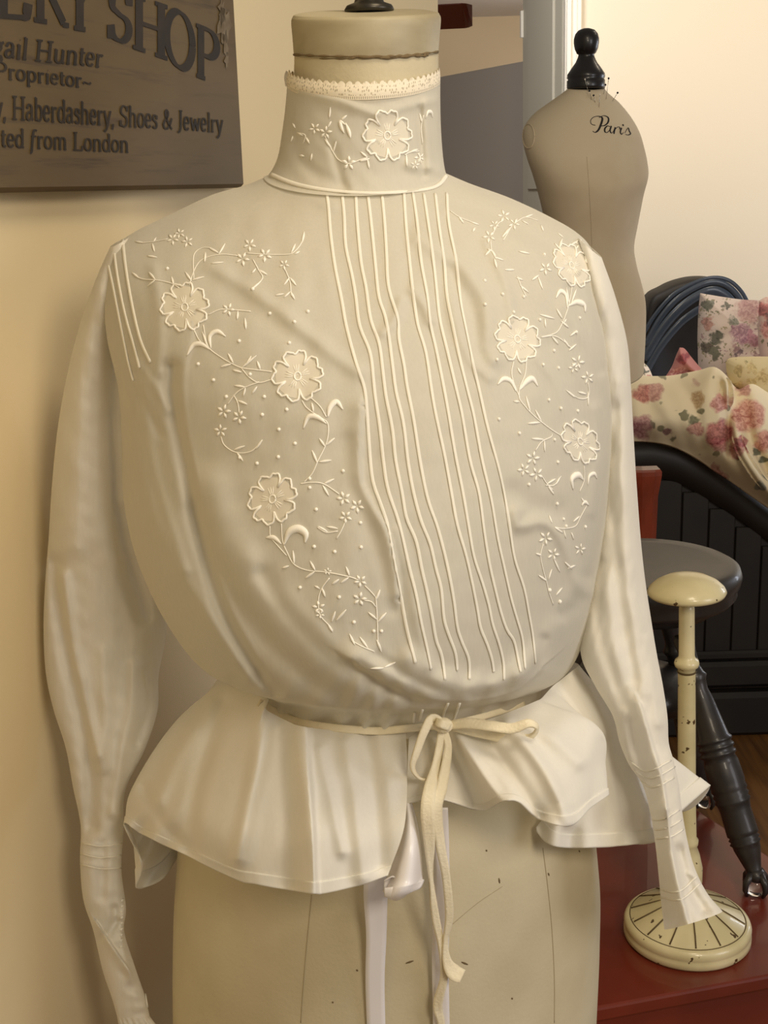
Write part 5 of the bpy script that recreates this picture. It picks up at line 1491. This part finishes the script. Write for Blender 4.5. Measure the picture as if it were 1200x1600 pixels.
# duvet: hangs over the footboard, humps in the middle
rose = lambda x, y: (x/100, y/100)
def rg(x, y, r, a, b): return (x/100, y/100, r/100, a, b)
DU = floral('floral_duvet_print', srgb(232, 218, 184), [
    rg(1124, 678, 22, srgb(196, 116, 116), srgb(134, 44, 58)), rg(1170, 650, 26, srgb(222, 168, 150), srgb(170, 86, 78)), rg(1003, 616, 15, srgb(206, 134, 122), srgb(156, 74, 70)),
    rg(1001, 668, 19, srgb(196, 148, 146), srgb(150, 92, 100)), rg(1125, 628, 14, srgb(216, 158, 150), srgb(168, 96, 92)), rg(1090, 622, 12, srgb(206, 180, 140), srgb(170, 132, 84)), rg(1158, 690, 10, srgb(190, 108, 112), srgb(120, 42, 56)),
    rg(1196, 690, 18, srgb(214, 150, 134), srgb(160, 84, 74)), rg(1082, 656, 9, srgb(108, 112, 84), srgb(76, 80, 58)), rg(1182, 708, 8, srgb(96, 104, 84), srgb(66, 76, 60)), rg(1192, 720, 6, srgb(86, 96, 76), srgb(60, 70, 54)),
    rg(1097, 640, 7, srgb(116, 112, 80), srgb(80, 80, 56)), rg(1042, 675, 7, srgb(150, 104, 104), srgb(110, 70, 78)), rg(1188, 760, 9, srgb(150, 156, 146), srgb(116, 126, 120))],
    scale=3.1, leafamt=.80)
DC = [
 [(960, 694, 2.985), (962, 660, 2.95), (966, 610, 3.05), (970, 592, 3.30), (975, 600, 3.7)],
 [(990, 690, 2.985), (992, 655, 2.94), (994, 608, 3.05), (998, 588, 3.35), (1000, 596, 3.8)],
 [(1035, 694, 2.985), (1036, 655, 2.93), (1040, 608, 3.05), (1045, 588, 3.35), (1045, 590, 3.8)],
 [(1068, 706, 2.98), (1070, 660, 2.92), (1078, 608, 3.02), (1088, 580, 3.25), (1085, 588, 3.7)],
 [(1095, 722, 2.975), (1100, 672, 2.90), (1108, 612, 2.98), (1116, 574, 3.15), (1112, 592, 3.6)],
 [(1118, 738, 2.97), (1124, 690, 2.89), (1132, 630, 2.96), (1136, 590, 3.10), (1140, 600, 3.5)],
 [(1140, 752, 2.965), (1140, 716, 2.90), (1142, 662, 2.97), (1148, 616, 3.14), (1158, 606, 3.5)],
 [(1168, 772, 2.96), (1166, 726, 2.88), (1166, 660, 2.93), (1172, 606, 3.12), (1180, 600, 3.5)],
 [(1205, 798, 2.95), (1204, 745, 2.87), (1204, 675, 2.93), (1206, 622, 3.15), (1210, 618, 3.5)],
 [(1260, 836, 2.95), (1260, 780, 2.87), (1260, 700, 2.95), (1260, 640, 3.2), (1262, 630, 3.5)],
 [(1340, 870, 2.96), (1340, 800, 2.9), (1330, 720, 3.0), (1325, 650, 3.25), (1325, 640, 3.5)]]
DF = [([(1136, 590), (1144, 640), (1152, 690), (1180, 740), (1205, 775)], 9, .04), ([(1128, 600), (1134, 650), (1142, 705)], 6, -.025), ([(1165, 620), (1175, 690), (1200, 735)], 9, -.03), ([(1005, 600), (1040, 640), (1060, 690)], 12, .012),
      ([(1060, 590), (1085, 640), (1100, 700)], 10, -.012)]
dP, dx_, dy_ = colgrid(DC, 200, 90, lambda x, y: folds(x, y, DF)+.012*lump(x, y, 60, 61))
mb = MB(); mb.grid(dP, uv=np.stack([dx_/100, dy_/100], -1))
o = mb.build('duvet', DU, None, solid=.02, offset=1)
tag(o, 'cream duvet printed with pink and red roses draped over the bed footboard', 'duvet')

# pillows: outline in picture measures, puffed both ways
def pillow(name, outline, Y, puff, matl, label, tilt=0.0, cat='pillow', ctr=None, crease=None):
    oc_ = dens(outline+[outline[0]], 5)[:-1]
    c = np.mean(oc_, axis=0) if ctr is None else np.array(ctr, float)
    n = len(oc_)
    mb = MB()
    fr = np.linspace(1, .02, 16)
    def side(sgn):
        rows = []
        for f in fr:
            q = c+(oc_-c)*f
            h = puff*(1-f**2.6)**.6*(1+.12*lump(q[:, 0], q[:, 1], 45, 71))
            if crease is not None: h = h+folds(q[:, 0], q[:, 1], crease)*(1-f**4)
            Yq = Y+tilt*(c[1]-q[:, 1])/100-sgn*h
            rows.append((q, at(q[:, 0], q[:, 1], Yq)))
        return rows
    A = side(1); Bk = side(-1)
    PA = np.array([r[1] for r in A]); PB = np.array([r[1] for r in Bk[1:]])
    UA = np.array([r[0]/100 for r in A]); UB = np.array([r[0]/100 for r in Bk[1:]])
    P = np.concatenate([PB[::-1], PA]); U = np.concatenate([UB[::-1], UA])
    mb.grid(P, closeu=True, uv=U)
    k = len(P); mb.f.append(tuple(range(n))[::-1]); mb.f.append(tuple((k-1)*n+i for i in range(n)))
    o = mb.build(name, matl)
    return tag(o, label, cat)
P1 = floral('rose_pillow_print', srgb(194, 178, 166), [  # base colour lowered to carry the shade on this pillow
    rg(1158, 522, 17, srgb(176, 142, 150), srgb(122, 80, 98)), rg(1172, 482, 22, srgb(178, 144, 138), srgb(140, 100, 98)), rg(1196, 486, 12, srgb(186, 110, 112), srgb(138, 70, 78)), rg(1176, 530, 12, srgb(176, 124, 136), srgb(132, 84, 96)),
    rg(1120, 528, 12, srgb(72, 76, 58), srgb(48, 54, 42)), rg(1117, 552, 11, srgb(84, 86, 62), srgb(58, 62, 46)), rg(1104, 540, 10, srgb(74, 70, 50), srgb(50, 48, 36)), rg(1106, 478, 10, srgb(96, 100, 84), srgb(70, 76, 64)), rg(1106, 505, 11, srgb(176, 130, 118), srgb(130, 92, 80)),
    rg(1136, 480, 7, srgb(92, 92, 80), srgb(64, 66, 58)), rg(1146, 502, 9, srgb(132, 132, 116), srgb(92, 94, 82)), rg(1155, 552, 7, srgb(120, 96, 100), srgb(80, 70, 76))], scale=6.5, leafamt=.55, seedv=3.1, tints=(srgb(176, 146, 144), srgb(120, 84, 92)))
pillow('pillow', [(1094, 458), (1130, 464), (1160, 468), (1200, 470), (1240, 474), (1262, 500), (1258, 560), (1250, 606), (1190, 610), (1130, 604), (1096, 592), (1090, 540), (1091, 490)], 3.95, .10, P1,
       'upright pink and green rose print pillow against the headboard', .08)
P0 = floral('dark_rose_print', srgb(206, 180, 168), [rg(1196, 485, 14, srgb(190, 110, 108), srgb(130, 62, 66)), rg(1210, 500, 14, srgb(90, 96, 90), srgb(60, 66, 62))], scale=4, seedv=7.7)
pillow('pillow', [(1186, 470), (1200, 464), (1240, 468), (1280, 480), (1285, 560), (1240, 600), (1200, 590), (1185, 540)], 3.70, .05, P0, 'second rose pillow overlapping the upright one at the right edge', .05)
P2 = floral('cream_scroll_print', srgb(204, 188, 146), [rg(1192, 590, 12, srgb(206, 186, 136), srgb(160, 136, 88)), rg(1155, 578, 9, srgb(196, 176, 126), srgb(150, 128, 84))], leaf=srgb(168, 148, 100), tints=(srgb(206, 186, 132), srgb(166, 142, 92)), scale=4.5, leafamt=.6, seedv=1.3)
pillow('cushion', [(1134, 566), (1142, 559), (1180, 557), (1230, 558), (1280, 562), (1290, 600), (1280, 640), (1220, 640), (1170, 630), (1145, 606), (1136, 585)], 3.42, .08, P2, 'cream cushion with tan scroll print lying on the duvet', .10)
P3 = floral('pink_rose_print', srgb(178, 118, 112), [rg(1060, 588, 14, srgb(222, 176, 170), srgb(182, 112, 112)), rg(1085, 590, 12, srgb(226, 184, 178), srgb(180, 110, 110)), rg(1068, 560, 10, srgb(160, 76, 80), srgb(110, 40, 50))], tints=(srgb(226, 186, 176), srgb(156, 76, 78)), scale=4, leafamt=.9, seedv=5.1)
pillow('cushion', [(1062, 543), (1070, 545), (1082, 560), (1096, 576), (1112, 592), (1110, 620), (1070, 628), (1036, 620), (1028, 604), (1040, 588), (1050, 572), (1056, 556)], 3.62, .06, P3, 'crumpled rose pink cushion with a pointed corner before the headboard', .05,
       crease=[([(1062, 548), (1075, 570), (1100, 592)], 5, .02), ([(1045, 585), (1075, 580), (1105, 600)], 4, -.02)])
P4 = floral('white_rose_print', srgb(234, 222, 208), [rg(1006, 580, 6, srgb(84, 92, 84), srgb(60, 68, 62)), rg(1014, 592, 6, srgb(216, 160, 150), srgb(180, 116, 108))], scale=5, seedv=9.1)
pillow('cushion', [(985, 580), (1000, 568), (1010, 570), (1018, 584), (1022, 602), (1005, 612), (985, 608)], 3.5, .05, P4, 'white floral cushion corner peeking out beside the small linen form', .05)
